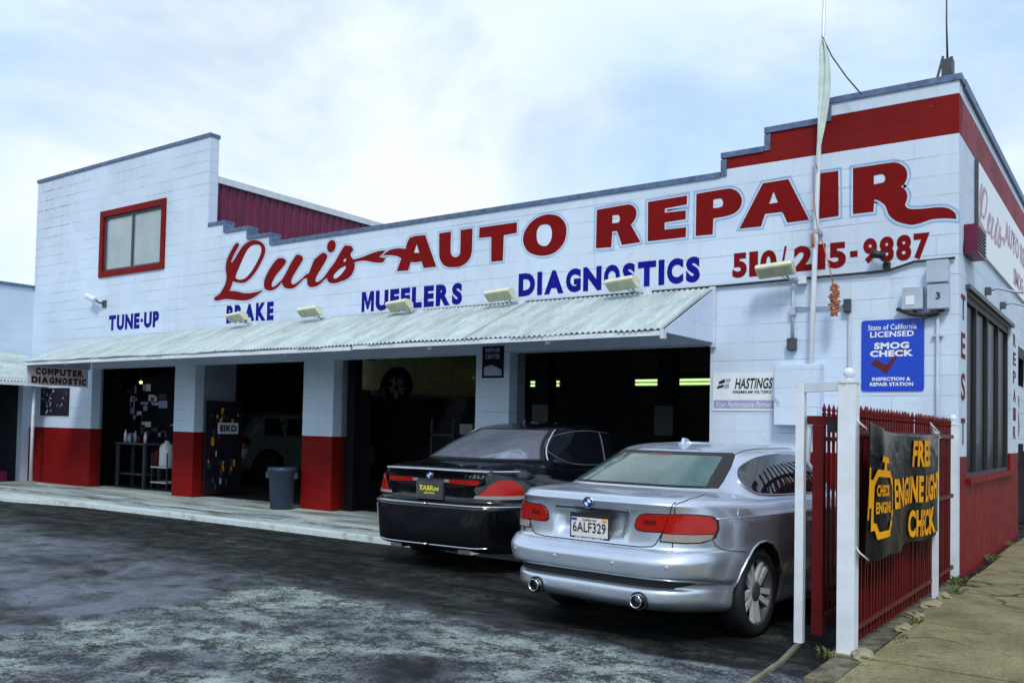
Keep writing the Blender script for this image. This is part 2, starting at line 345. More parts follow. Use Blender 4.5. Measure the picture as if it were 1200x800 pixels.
LET={
'script':[[(-10.969,4.515),(-10.988,4.515),(-11.011,4.513),(-11.032,4.505),(-11.056,4.487),(-11.081,4.463),(-11.105,4.437),(-11.137,4.401),(-11.172,4.360),(-11.202,4.320),(-11.225,4.283),(-11.246,4.245),(-11.261,4.208),(-11.269,4.174),(-11.273,4.140),(-11.274,4.107),(-11.272,4.078),(-11.266,4.048),(-11.260,4.021),(-11.253,3.998),(-11.245,3.975),(-11.241,3.952),(-11.243,3.918),(-11.250,3.880),(-11.262,3.844),(-11.284,3.806),(-11.313,3.767),(-11.342,3.732),(-11.369,3.703),(-11.398,3.675),(-11.429,3.653),(-11.465,3.638),(-11.502,3.628),(-11.532,3.618),(-11.546,3.607),(-11.559,3.593),(-11.564,3.586),(-11.559,3.578),(-11.545,3.561),(-11.529,3.550),(-11.499,3.546),(-11.462,3.545),(-11.424,3.546),(-11.369,3.550),(-11.306,3.555),(-11.243,3.556),(-11.175,3.550),(-11.105,3.540),(-11.038,3.530),(-10.978,3.522),(-10.918,3.514),(-10.861,3.508),(-10.811,3.503),(-10.762,3.498),(-10.712,3.498),(-10.656,3.503),(-10.597,3.513),(-10.542,3.525),(-10.492,3.541),(-10.444,3.561),(-10.399,3.580),(-10.356,3.600),(-10.312,3.620),(-10.293,3.630),(-10.295,3.633),(-10.300,3.640),(-10.306,3.643),(-10.344,3.639),(-10.396,3.631),(-10.449,3.625),(-10.504,3.621),(-10.561,3.618),(-10.619,3.617),(-10.677,3.620),(-10.734,3.625),(-10.792,3.633),(-10.851,3.646),(-10.909,3.662),(-10.969,3.676),(-11.046,3.686),(-11.124,3.693),(-11.160,3.696),(-11.150,3.707),(-11.130,3.731),(-11.112,3.757),(-11.093,3.794),(-11.074,3.835),(-11.066,3.854),(-11.049,3.849),(-11.013,3.839),(-10.976,3.830),(-10.937,3.821),(-10.893,3.813),(-10.850,3.808),(-10.808,3.807),(-10.767,3.810),(-10.726,3.818),(-10.685,3.832),(-10.645,3.852),(-10.606,3.875),(-10.560,3.907),(-10.511,3.945),(-10.465,3.986),(-10.423,4.030),(-10.385,4.077),(-10.350,4.123),(-10.320,4.164),(-10.293,4.206),(-10.272,4.246),(-10.262,4.278),(-10.257,4.312),(-10.259,4.343),(-10.268,4.372),(-10.283,4.398),(-10.303,4.421),(-10.334,4.446),(-10.373,4.471),(-10.414,4.490),(-10.460,4.504),(-10.511,4.514),(-10.561,4.519),(-10.611,4.519),(-10.660,4.513),(-10.707,4.504),(-10.749,4.491),(-10.790,4.473),(-10.829,4.451),(-10.870,4.420),(-10.911,4.383),(-10.949,4.346),(-10.983,4.309),(-11.016,4.270),(-11.045,4.238),(-11.069,4.216),(-11.094,4.194),(-11.106,4.185),(-11.113,4.190),(-11.125,4.199),(-11.132,4.204),(-11.122,4.222),(-11.098,4.261),(-11.073,4.299),(-11.050,4.329),(-11.025,4.358),(-11.001,4.385),(-10.979,4.409),(-10.957,4.433),(-10.941,4.454),(-10.936,4.468),(-10.935,4.482),(-10.938,4.495),(-10.945,4.504),(-10.957,4.511)],
 [(-10.533,4.436),(-10.566,4.435),(-10.599,4.431),(-10.630,4.422),(-10.663,4.405),(-10.695,4.383),(-10.725,4.357),(-10.757,4.320),(-10.789,4.277),(-10.819,4.233),(-10.847,4.191),(-10.875,4.148),(-10.901,4.107),(-10.926,4.069),(-10.950,4.032),(-10.971,3.997),(-10.986,3.965),(-10.999,3.931),(-11.005,3.916),(-10.994,3.907),(-10.968,3.890),(-10.941,3.877),(-10.910,3.870),(-10.875,3.866),(-10.840,3.866),(-10.807,3.869),(-10.774,3.875),(-10.742,3.886),(-10.706,3.903),(-10.669,3.926),(-10.634,3.951),(-10.595,3.985),(-10.555,4.024),(-10.517,4.065),(-10.476,4.113),(-10.435,4.164),(-10.402,4.210),(-10.383,4.244),(-10.367,4.279),(-10.358,4.312),(-10.358,4.338),(-10.363,4.365),(-10.374,4.387),(-10.390,4.404),(-10.412,4.417),(-10.435,4.426),(-10.465,4.432),(-10.499,4.436)],
 [(-9.878,4.150),(-9.849,4.147),(-9.820,4.142),(-9.795,4.133),(-9.772,4.118),(-9.751,4.099),(-9.742,4.090),(-9.744,4.080),(-9.751,4.060),(-9.761,4.042),(-9.785,4.018),(-9.817,3.991),(-9.850,3.965),(-9.889,3.936),(-9.931,3.906),(-9.969,3.875),(-9.999,3.845),(-10.027,3.812),(-10.049,3.782),(-10.062,3.758),(-10.072,3.733),(-10.077,3.712),(-10.074,3.699),(-10.066,3.688),(-10.055,3.682),(-10.037,3.681),(-10.015,3.685),(-9.993,3.691),(-9.964,3.705),(-9.932,3.723),(-9.902,3.741),(-9.878,3.755),(-9.854,3.769),(-9.832,3.785),(-9.806,3.810),(-9.780,3.840),(-9.754,3.871),(-9.729,3.905),(-9.703,3.942),(-9.677,3.978),(-9.649,4.014),(-9.619,4.050),(-9.591,4.083),(-9.565,4.112),(-9.539,4.140),(-9.514,4.160),(-9.495,4.166),(-9.474,4.167),(-9.454,4.164),(-9.427,4.156),(-9.398,4.145),(-9.374,4.132),(-9.359,4.116),(-9.348,4.096),(-9.343,4.087),(-9.348,4.078),(-9.358,4.059),(-9.370,4.041),(-9.392,4.016),(-9.419,3.986),(-9.446,3.957),(-9.478,3.923),(-9.512,3.887),(-9.542,3.853),(-9.563,3.826),(-9.583,3.799),(-9.598,3.774),(-9.605,3.755),(-9.607,3.735),(-9.606,3.718),(-9.599,3.705),(-9.588,3.694),(-9.575,3.687),(-9.557,3.684),(-9.536,3.686),(-9.515,3.690),(-9.480,3.703),(-9.439,3.722),(-9.398,3.743),(-9.352,3.770),(-9.304,3.800),(-9.264,3.823),(-9.244,3.828),(-9.224,3.831),(-9.206,3.839),(-9.192,3.857),(-9.181,3.881),(-9.170,3.905),(-9.148,3.947),(-9.123,3.996),(-9.097,4.036),(-9.075,4.055),(-9.049,4.070),(-9.022,4.084),(-8.991,4.102),(-8.958,4.120),(-8.929,4.133),(-8.910,4.138),(-8.891,4.139),(-8.872,4.136),(-8.848,4.127),(-8.822,4.113),(-8.804,4.098),(-8.798,4.083),(-8.798,4.066),(-8.803,4.050),(-8.819,4.023),(-8.841,3.991),(-8.865,3.960),(-8.894,3.927),(-8.926,3.892),(-8.956,3.859),(-8.983,3.828),(-9.009,3.796),(-9.029,3.769),(-9.039,3.751),(-9.046,3.731),(-9.050,3.715),(-9.049,3.704),(-9.044,3.694),(-9.036,3.687),(-9.020,3.683),(-8.999,3.682),(-8.979,3.685),(-8.952,3.694),(-8.922,3.707),(-8.894,3.723),(-8.864,3.746),(-8.834,3.773),(-8.804,3.800),(-8.776,3.827),(-8.749,3.855),(-8.722,3.882),(-8.691,3.910),(-8.658,3.939),(-8.627,3.969),(-8.596,4.008),(-8.565,4.051),(-8.535,4.090),(-8.508,4.121),(-8.480,4.152),(-8.457,4.176),(-8.445,4.189),(-8.433,4.201),(-8.419,4.208),(-8.402,4.207),(-8.382,4.201),(-8.363,4.196),(-8.342,4.195),(-8.320,4.194),(-8.299,4.189),(-8.280,4.176),(-8.263,4.159),(-8.250,4.143),(-8.245,4.130),(-8.242,4.115),(-8.241,4.108),(-8.251,4.102),(-8.271,4.090),(-8.287,4.077),(-8.293,4.067),(-8.295,4.055),(-8.294,4.043),(-8.286,4.026),(-8.273,4.008),(-8.261,3.993),(-8.254,3.985),(-8.246,3.977),(-8.237,3.973),(-8.213,3.972),(-8.182,3.974),(-8.151,3.977),(-8.112,3.981),(-8.070,3.987),(-8.027,3.994),(-7.978,4.004),(-7.927,4.015),(-7.875,4.025),(-7.820,4.035),(-7.763,4.043),(-7.710,4.049),(-7.658,4.049),(-7.607,4.046),(-7.583,4.044),(-7.589,4.038),(-7.604,4.024),(-7.619,4.011),(-7.651,3.991),(-7.689,3.968),(-7.707,3.957),(-7.693,3.953),(-7.661,3.946),(-7.632,3.939),(-7.608,3.935),(-7.583,3.931),(-7.572,3.929),(-7.579,3.920),(-7.593,3.901),(-7.608,3.885),(-7.619,3.876),(-7.631,3.869),(-7.644,3.866),(-7.682,3.867),(-7.732,3.872),(-7.780,3.879),(-7.821,3.887),(-7.861,3.897),(-7.902,3.907),(-7.943,3.916),(-7.984,3.924),(-8.025,3.930),(-8.069,3.932),(-8.112,3.931),(-8.149,3.930),(-8.174,3.928),(-8.200,3.925),(-8.211,3.924),(-8.208,3.912),(-8.203,3.886),(-8.201,3.859),(-8.205,3.836),(-8.212,3.813),(-8.222,3.791),(-8.238,3.765),(-8.259,3.738),(-8.283,3.715),(-8.315,3.696),(-8.353,3.679),(-8.392,3.666),(-8.433,3.655),(-8.476,3.648),(-8.518,3.641),(-8.556,3.635),(-8.594,3.630),(-8.631,3.628),(-8.666,3.631),(-8.700,3.637),(-8.729,3.645),(-8.749,3.656),(-8.766,3.670),(-8.780,3.685),(-8.788,3.703),(-8.793,3.723),(-8.795,3.732),(-8.806,3.726),(-8.831,3.714),(-8.856,3.700),(-8.880,3.684),(-8.905,3.667),(-8.930,3.651),(-8.954,3.637),(-8.979,3.625),(-9.005,3.616),(-9.041,3.609),(-9.082,3.605),(-9.119,3.604),(-9.147,3.607),(-9.175,3.613),(-9.198,3.623),(-9.213,3.637),(-9.225,3.655),(-9.233,3.675),(-9.240,3.707),(-9.244,3.742),(-9.246,3.759),(-9.260,3.759),(-9.291,3.758),(-9.320,3.751),(-9.355,3.730),(-9.395,3.702),(-9.435,3.676),(-9.473,3.655),(-9.512,3.635),(-9.552,3.622),(-9.593,3.617),(-9.635,3.618),(-9.673,3.622),(-9.702,3.627),(-9.730,3.635),(-9.755,3.645),(-9.775,3.658),(-9.793,3.674),(-9.808,3.691),(-9.823,3.712),(-9.835,3.734),(-9.841,3.744),(-9.851,3.732),(-9.874,3.707),(-9.900,3.684),(-9.930,3.666),(-9.966,3.648),(-10.001,3.635),(-10.035,3.627),(-10.069,3.622),(-10.104,3.621),(-10.141,3.625),(-10.179,3.633),(-10.210,3.643),(-10.229,3.653),(-10.246,3.666),(-10.258,3.683),(-10.266,3.709),(-10.270,3.739),(-10.269,3.770),(-10.263,3.799),(-10.253,3.828),(-10.240,3.855),(-10.218,3.890),(-10.190,3.927),(-10.161,3.963),(-10.129,4.000),(-10.095,4.036),(-10.061,4.069),(-10.028,4.096),(-9.993,4.121),(-9.960,4.139),(-9.934,4.147),(-9.906,4.150)],
 [(-8.411,4.001),(-8.425,3.991),(-8.442,3.977),(-8.450,3.970),(-8.446,3.964),(-8.437,3.951),(-8.433,3.945),(-8.421,3.950),(-8.398,3.959),(-8.386,3.964),(-8.387,3.970),(-8.391,3.983),(-8.395,3.994),(-8.399,3.998),(-8.405,4.001)],
 [(-8.407,3.884),(-8.436,3.878),(-8.473,3.866),(-8.510,3.852),(-8.544,3.835),(-8.577,3.814),(-8.605,3.795),(-8.624,3.780),(-8.640,3.762),(-8.651,3.746),(-8.651,3.729),(-8.646,3.712),(-8.642,3.704),(-8.631,3.703),(-8.608,3.702),(-8.585,3.705),(-8.560,3.715),(-8.532,3.729),(-8.506,3.745),(-8.479,3.765),(-8.452,3.787),(-8.428,3.809),(-8.409,3.831),(-8.391,3.853),(-8.383,3.864),(-8.387,3.869),(-8.396,3.879)],
 [(-8.620,4.214),(-8.625,4.192),(-8.635,4.172),(-8.648,4.154),(-8.665,4.140),(-8.685,4.130),(-8.706,4.125),(-8.727,4.125),(-8.748,4.129),(-8.767,4.138),(-8.784,4.152),(-8.797,4.169),(-8.806,4.189),(-8.810,4.211),(-8.810,4.234),(-8.805,4.256),(-8.795,4.276),(-8.781,4.294),(-8.764,4.308),(-8.744,4.318),(-8.723,4.324),(-8.702,4.324),(-8.681,4.319),(-8.662,4.310),(-8.645,4.296),(-8.633,4.278),(-8.624,4.258),(-8.620,4.236)]],
'A':[[(-7.112,4.186),(-7.010,4.200),(-6.884,4.196),(-6.823,4.192),(-6.767,4.067),(-6.662,3.835),(-6.606,3.710),(-6.667,3.711),(-6.780,3.711),(-6.841,3.712),(-6.852,3.739),(-6.873,3.789),(-6.884,3.816),(-6.893,3.815),(-6.912,3.812),(-6.931,3.810),(-6.955,3.809),(-6.984,3.808),(-7.011,3.809),(-7.041,3.813),(-7.071,3.819),(-7.084,3.822),(-7.096,3.790),(-7.117,3.732),(-7.129,3.700),(-7.187,3.702),(-7.293,3.707),(-7.351,3.709),(-7.329,3.757),(-7.288,3.848),(-7.266,3.896),(-7.283,3.904),(-7.320,3.922),(-7.359,3.937),(-7.401,3.947),(-7.447,3.956),(-7.493,3.963),(-7.548,3.969),(-7.604,3.974),(-7.629,3.976),(-7.617,3.984),(-7.590,4.000),(-7.562,4.015),(-7.536,4.027),(-7.508,4.038),(-7.479,4.046),(-7.447,4.050),(-7.413,4.052),(-7.379,4.052),(-7.345,4.051),(-7.312,4.048),(-7.279,4.044),(-7.242,4.038),(-7.205,4.032),(-7.188,4.029),(-7.180,4.064),(-7.155,4.135)],
 [(-6.979,4.077),(-6.927,3.943),(-7.029,3.953)]],
'U':[[(-6.568,4.189),(-6.513,4.190),(-6.409,4.192),(-6.354,4.193),(-6.355,4.133),(-6.356,4.011),(-6.355,3.914),(-6.353,3.896),(-6.349,3.879),(-6.342,3.863),(-6.331,3.848),(-6.317,3.835),(-6.303,3.825),(-6.291,3.820),(-6.278,3.817),(-6.265,3.816),(-6.252,3.816),(-6.240,3.818),(-6.228,3.822),(-6.214,3.830),(-6.201,3.841),(-6.191,3.855),(-6.187,3.875),(-6.186,3.898),(-6.186,3.921),(-6.185,4.017),(-6.185,4.136),(-6.185,4.194),(-6.132,4.193),(-6.034,4.193),(-5.981,4.192),(-5.980,4.128),(-5.980,3.996),(-5.982,3.888),(-5.986,3.855),(-5.993,3.824),(-6.005,3.794),(-6.022,3.767),(-6.044,3.743),(-6.069,3.722),(-6.100,3.703),(-6.136,3.688),(-6.172,3.677),(-6.206,3.672),(-6.241,3.672),(-6.276,3.674),(-6.317,3.676),(-6.360,3.680),(-6.398,3.687),(-6.425,3.696),(-6.451,3.708),(-6.475,3.723),(-6.496,3.742),(-6.515,3.765),(-6.531,3.789),(-6.544,3.815),(-6.554,3.843),(-6.559,3.872),(-6.564,3.984),(-6.567,4.122)]],
'T':[[(-5.862,4.190),(-5.244,4.192),(-5.244,4.048),(-5.454,4.040),(-5.460,3.689),(-5.652,3.692),(-5.661,4.040),(-5.866,4.046)]],
'O':[[(-4.727,4.235),(-4.689,4.227),(-4.648,4.215),(-4.610,4.200),(-4.581,4.182),(-4.555,4.159),(-4.532,4.135),(-4.513,4.108),(-4.497,4.079),(-4.486,4.051),(-4.480,4.025),(-4.478,3.998),(-4.479,3.971),(-4.483,3.936),(-4.489,3.898),(-4.502,3.862),(-4.522,3.828),(-4.547,3.797),(-4.576,3.769),(-4.607,3.746),(-4.641,3.726),(-4.677,3.712),(-4.719,3.702),(-4.763,3.697),(-4.807,3.696),(-4.847,3.698),(-4.886,3.704),(-4.925,3.713),(-4.967,3.727),(-5.009,3.744),(-5.046,3.765),(-5.073,3.789),(-5.096,3.818),(-5.114,3.847),(-5.127,3.874),(-5.137,3.902),(-5.143,3.931),(-5.144,3.961),(-5.140,3.992),(-5.132,4.022),(-5.119,4.052),(-5.101,4.081),(-5.080,4.108),(-5.057,4.134),(-5.030,4.159),(-5.001,4.180),(-4.967,4.198),(-4.931,4.213),(-4.896,4.224),(-4.866,4.231),(-4.835,4.236),(-4.805,4.239),(-4.779,4.240),(-4.753,4.239)],
 [(-4.809,4.113),(-4.784,4.110),(-4.758,4.102),(-4.737,4.091),(-4.722,4.074),(-4.711,4.053),(-4.703,4.031),(-4.698,4.002),(-4.695,3.970),(-4.697,3.940),(-4.703,3.913),(-4.713,3.886),(-4.726,3.864),(-4.740,3.847),(-4.757,3.833),(-4.777,3.824),(-4.800,3.821),(-4.825,3.824),(-4.849,3.831),(-4.871,3.842),(-4.892,3.858),(-4.909,3.877),(-4.920,3.900),(-4.926,3.927),(-4.930,3.954),(-4.932,3.985),(-4.931,4.017),(-4.926,4.045),(-4.915,4.067),(-4.900,4.087),(-4.881,4.102),(-4.859,4.110),(-4.834,4.113)]],
'R':[[(-4.044,4.207),(-3.959,4.210),(-3.787,4.216),(-3.652,4.220),(-3.630,4.220),(-3.608,4.220),(-3.587,4.215),(-3.566,4.206),(-3.545,4.193),(-3.528,4.177),(-3.514,4.158),(-3.504,4.136),(-3.498,4.113),(-3.497,4.089),(-3.501,4.065),(-3.507,4.043),(-3.515,4.025),(-3.527,4.008),(-3.538,3.993),(-3.550,3.979),(-3.564,3.966),(-3.570,3.960),(-3.536,3.901),(-3.472,3.790),(-3.438,3.731),(-3.503,3.728),(-3.624,3.724),(-3.689,3.721),(-3.702,3.757),(-3.729,3.829),(-3.751,3.885),(-3.754,3.893),(-3.758,3.900),(-3.764,3.904),(-3.784,3.906),(-3.808,3.905),(-3.820,3.905),(-3.824,3.854),(-3.830,3.759),(-3.834,3.708),(-3.890,3.711),(-3.993,3.715),(-4.049,3.718),(-4.048,3.845),(-4.045,4.080)],
 [(-3.823,4.108),(-3.807,4.109),(-3.775,4.109),(-3.748,4.106),(-3.736,4.099),(-3.727,4.088),(-3.721,4.075),(-3.720,4.057),(-3.722,4.037),(-3.727,4.021),(-3.736,4.013),(-3.747,4.009),(-3.760,4.007),(-3.784,4.007),(-3.813,4.008),(-3.826,4.009),(-3.825,4.035),(-3.824,4.082)]],
'E':[[(-3.347,4.215),(-2.847,4.227),(-2.849,4.121),(-3.124,4.107),(-3.127,4.055),(-2.860,4.050),(-2.861,3.946),(-3.126,3.937),(-3.127,3.850),(-2.854,3.845),(-2.856,3.730),(-3.343,3.729)]],
'P':[[(-2.732,4.230),(-2.651,4.234),(-2.485,4.239),(-2.352,4.241),(-2.323,4.236),(-2.296,4.226),(-2.271,4.212),(-2.248,4.195),(-2.227,4.174),(-2.211,4.151),(-2.199,4.127),(-2.191,4.101),(-2.188,4.075),(-2.191,4.049),(-2.198,4.023),(-2.210,3.999),(-2.226,3.979),(-2.246,3.961),(-2.268,3.947),(-2.293,3.936),(-2.320,3.929),(-2.348,3.924),(-2.412,3.918),(-2.487,3.914),(-2.523,3.912),(-2.524,3.864),(-2.527,3.773),(-2.528,3.725),(-2.582,3.726),(-2.681,3.729),(-2.735,3.730),(-2.734,3.860),(-2.733,4.100)],
 [(-2.526,4.134),(-2.507,4.136),(-2.469,4.138),(-2.438,4.136),(-2.425,4.127),(-2.416,4.114),(-2.410,4.098),(-2.409,4.078),(-2.412,4.055),(-2.414,4.045),(-2.422,4.042),(-2.439,4.035),(-2.457,4.031),(-2.483,4.031),(-2.511,4.032),(-2.525,4.033),(-2.525,4.059),(-2.526,4.108)]],
'A2':[[(-1.953,4.243),(-1.670,4.249),(-1.444,3.764),(-1.678,3.762),(-1.723,3.872),(-1.741,3.890),(-1.924,3.891),(-1.967,3.753),(-2.214,3.756)],
 [(-1.831,4.133),(-1.782,4.002),(-1.880,3.998)]],
'I':[[(-1.340,4.263),(-1.145,4.261),(-1.137,3.771),(-1.339,3.764)]],
'R2':[[(-0.997,4.265),(-0.916,4.266),(-0.750,4.267),(-0.619,4.266),(-0.596,4.264),(-0.572,4.259),(-0.551,4.250),(-0.529,4.235),(-0.507,4.215),(-0.490,4.193),(-0.479,4.169),(-0.472,4.143),(-0.470,4.116),(-0.473,4.088),(-0.480,4.060),(-0.490,4.037),(-0.504,4.021),(-0.521,4.008),(-0.530,4.002),(-0.522,3.995),(-0.504,3.979),(-0.489,3.962),(-0.480,3.945),(-0.473,3.927),(-0.469,3.908),(-0.469,3.888),(-0.472,3.868),(-0.476,3.849),(-0.481,3.834),(-0.487,3.820),(-0.489,3.806),(-0.486,3.793),(-0.478,3.781),(-0.469,3.771),(-0.457,3.763),(-0.443,3.758),(-0.429,3.754),(-0.402,3.750),(-0.370,3.747),(-0.337,3.745),(-0.295,3.744),(-0.248,3.744),(-0.207,3.743),(-0.181,3.741),(-0.155,3.738),(-0.130,3.733),(-0.107,3.724),(-0.086,3.713),(-0.067,3.700),(-0.052,3.686),(-0.039,3.669),(-0.029,3.652),(-0.024,3.632),(-0.023,3.611),(-0.023,3.601),(-0.033,3.604),(-0.056,3.610),(-0.079,3.615),(-0.106,3.619),(-0.137,3.623),(-0.168,3.626),(-0.198,3.627),(-0.228,3.626),(-0.258,3.623),(-0.289,3.615),(-0.320,3.605),(-0.349,3.597),(-0.375,3.593),(-0.402,3.590),(-0.428,3.591),(-0.455,3.597),(-0.482,3.606),(-0.508,3.616),(-0.534,3.627),(-0.559,3.639),(-0.582,3.654),(-0.605,3.675),(-0.626,3.699),(-0.643,3.722),(-0.652,3.742),(-0.658,3.764),(-0.664,3.784),(-0.670,3.801),(-0.676,3.817),(-0.685,3.832),(-0.701,3.850),(-0.721,3.869),(-0.740,3.884),(-0.757,3.893),(-0.775,3.900),(-0.784,3.903),(-0.786,3.869),(-0.790,3.807),(-0.792,3.773),(-0.844,3.773),(-0.942,3.773),(-0.994,3.773),(-0.995,3.901),(-0.996,4.137)],
 [(-0.790,4.156),(-0.773,4.158),(-0.737,4.161),(-0.707,4.159),(-0.693,4.149),(-0.684,4.133),(-0.679,4.117),(-0.679,4.102),(-0.684,4.086),(-0.693,4.074),(-0.706,4.068),(-0.724,4.065),(-0.741,4.063),(-0.760,4.062),(-0.780,4.061),(-0.789,4.061),(-0.789,4.086),(-0.790,4.131)]],
}
# ------------------------------------------------------------------ ground
def mat_asphalt():
    m, t, b, N, L = newmat('worn_wet_asphalt'); co = objco(t)
    sp = N('ShaderNodeSeparateXYZ'); L(co, sp.inputs[0]); X, Y = sp.outputs[0], sp.outputs[1]
    wob = math_(t, 'MULTIPLY', math_(t, 'SUBTRACT', noise(t, co, 1.3, 7, .62), .5), 1.1)
    wob2 = math_(t, 'MULTIPLY', wob, .55)
    a = ramp(t, math_(t, 'ADD', math_(t, 'ADD', X, 4.6), wob2), [(0, 0), (.10, 1)])
    c_ = ramp(t, math_(t, 'ADD', math_(t, 'SUBTRACT', -4.80, Y), wob2), [(0, 0), (.08, 1)])
    patch = math_(t, 'MULTIPLY', a, c_)                       # the old pale patch the driveway was mended with
    flk = ramp(t, math_(t, 'ADD', math_(t, 'MULTIPLY', noise(t, co, 4.5, 12, .76, .3), .62), math_(t, 'MULTIPLY', noise(t, co, 38, 6, .7), .38)), [(.455, 0), (.545, 1)])      # worn-through flecks
    mid = ramp(t, noise(t, co, 1.05, 7, .62, .6), [(.42, 0), (.58, 1)])
    st = N('ShaderNodeMapping'); st.inputs['Rotation'].default_value = (0, 0, R(-38)); st.inputs['Scale'].default_value = (.55, 2.6, 1); L(co, st.inputs[0])
    big = ramp(t, noise(t, st.outputs[0], .9, 7, .62, .6), [(.40, 0), (.60, 1)])
    fine = noise(t, co, 120, 3, .7)
    pale = mixc(t, flk, (.036, .043, .045), (.31, .37, .355))
    pale = mixc(t, math_(t, 'MULTIPLY', mid, .8), pale, mixc(t, flk, (.028, .030, .042), (.10, .11, .145)))
    # outside the patch: wet dark near bays, car shade put in, greyer left
    lft = ramp(t, math_(t, 'ADD', math_(t, 'SUBTRACT', math_(t, 'MULTIPLY', X, -.10), math_(t, 'ADD', math_(t, 'MULTIPLY', Y, 1.0), 4.75)), math_(t, 'MULTIPLY', wob, 1.2)), [(.0, 0), (.75, 1)])
    dk = mixc(t, math_(t, 'MULTIPLY', big, flk), (.0045, .005, .006), (.050, .060, .056))
    gr = mixc(t, mid, (.022, .026, .030), (.15, .16, .215)); gr = mixc(t, math_(t, 'MULTIPLY', big, .6), gr, mixc(t, flk, (.030, .036, .036), (.16, .20, .195)))
    out = mixc(t, lft, dk, gr)
    c = mixc(t, patch, out, pale)
    oil = N('ShaderNodeVectorMath'); oil.operation = 'DISTANCE'; L(co, oil.inputs[0]); oil.inputs[1].default_value = (-1.95, -6.22, 0)
    od = ramp(t, math_(t, 'ADD', oil.outputs['Value'], math_(t, 'MULTIPLY', wob, .35)), [(.12, 1), (.42, 0)]); c = mixc(t, math_(t, 'MULTIPLY', od, .85), c, (.008, .008, .010))
    # cracks
    v = N('ShaderNodeTexVoronoi'); v.feature = 'DISTANCE_TO_EDGE'; v.inputs['Scale'].default_value = .62
    wv = N('ShaderNodeVectorMath'); wv.operation = 'ADD'; L(co, wv.inputs[0])
    nz = N('ShaderNodeTexNoise'); nz.inputs['Scale'].default_value = 2.4; nz.inputs['Detail'].default_value = 7; L(co, nz.inputs['Vector'])
    sc = N('ShaderNodeVectorMath'); sc.operation = 'SCALE'; L(nz.outputs['Color'], sc.inputs[0]); sc.inputs['Scale'].default_value = .9; L(sc.outputs[0], wv.inputs[1]); L(wv.outputs[0], v.inputs['Vector'])
    ck = math_(t, 'MULTIPLY', ramp(t, v.outputs['Distance'], [(.003, 1), (.009, 0)]), ramp(t, noise(t, co, .7, 3), [(.48, 0), (.6, 1)])); c = mixc(t, math_(t, 'MULTIPLY', ck, .8), c, (.005, .006, .007))
    dv = N('ShaderNodeTexVoronoi'); dv.inputs['Scale'].default_value = 3.2; L(wv.outputs[0], dv.inputs['Vector'])
    dr = math_(t, 'MULTIPLY', ramp(t, dv.outputs['Distance'], [(.10, 1), (.22, 0)]), ramp(t, noise(t, co, .8, 4), [(.5, 0), (.62, .85)])); c = mixc(t, dr, c, (.006, .006, .008))
    c = mixc(t, 1, c, ramp(t, fine, [(.3, .45), (.7, 1.5)]), 'MULTIPLY')
    L(c, b.inputs['Base Color']); b.inputs['Specular IOR Level'].default_value = .28
    L(ramp(t, noise(t, co, 2.2, 6), [(.35, .55), (.65, .85)]), b.inputs['Roughness'])
    b.inputs['Specular IOR Level'].default_value = .18
    bump(t, b, math_(t, 'ADD', math_(t, 'MULTIPLY', fine, .5), math_(t, 'SUBTRACT', math_(t, 'MULTIPLY', flk, .5), ck)), .6, .008)
    return m
def mat_slab():
    m, t, b, N, L = newmat('stained_concrete'); co = objco(t)
    sp = N('ShaderNodeSeparateXYZ'); L(co, sp.inputs[0])
    st = N('ShaderNodeMapping'); st.inputs['Scale'].default_value = (.45, 2.2, 1); L(co, st.inputs[0])
    a = ramp(t, noise(t, st.outputs[0], 1.3, 8, .66, .4), [(.40, 0), (.62, 1)])
    c = mixc(t, a, (.52, .62, .62), (.20, .24, .235))
    c = mixc(t, ramp(t, noise(t, co, 18, 8, .7), [(.55, 0), (.63, .8)]), c, (.05, .055, .055))
    # oily run along the middle of the apron, broken paint at its lip
    run = ramp(t, math_(t, 'ABSOLUTE', math_(t, 'ADD', math_(t, 'ADD', sp.outputs[1], 1.45), math_(t, 'MULTIPLY', math_(t, 'SUBTRACT', noise(t, co, 2.5, 7), .5), .55))), [(.02, 1), (.13, 0)])
    c = mixc(t, math_(t, 'MULTIPLY', run, ramp(t, noise(t, co, 5, 7, .7), [(.42, 0), (.56, .9)])), c, (.03, .035, .035))
    lip = ramp(t, math_(t, 'SUBTRACT', -1.84, sp.outputs[1]), [(0, 0), (.02, 1)])
    c = mixc(t, math_(t, 'MULTIPLY', lip, ramp(t, noise(t, co, 6, 6), [(.35, .2), (.5, .9)])), c, (.62, .72, .74))
    L(c, b.inputs['Base Color']); L(ramp(t, a, [(0, .7), (1, .4)]), b.inputs['Roughness']); b.inputs['Specular IOR Level'].default_value = .35
    bump(t, b, noise(t, co, 45, 6), .3, .006)
    return m
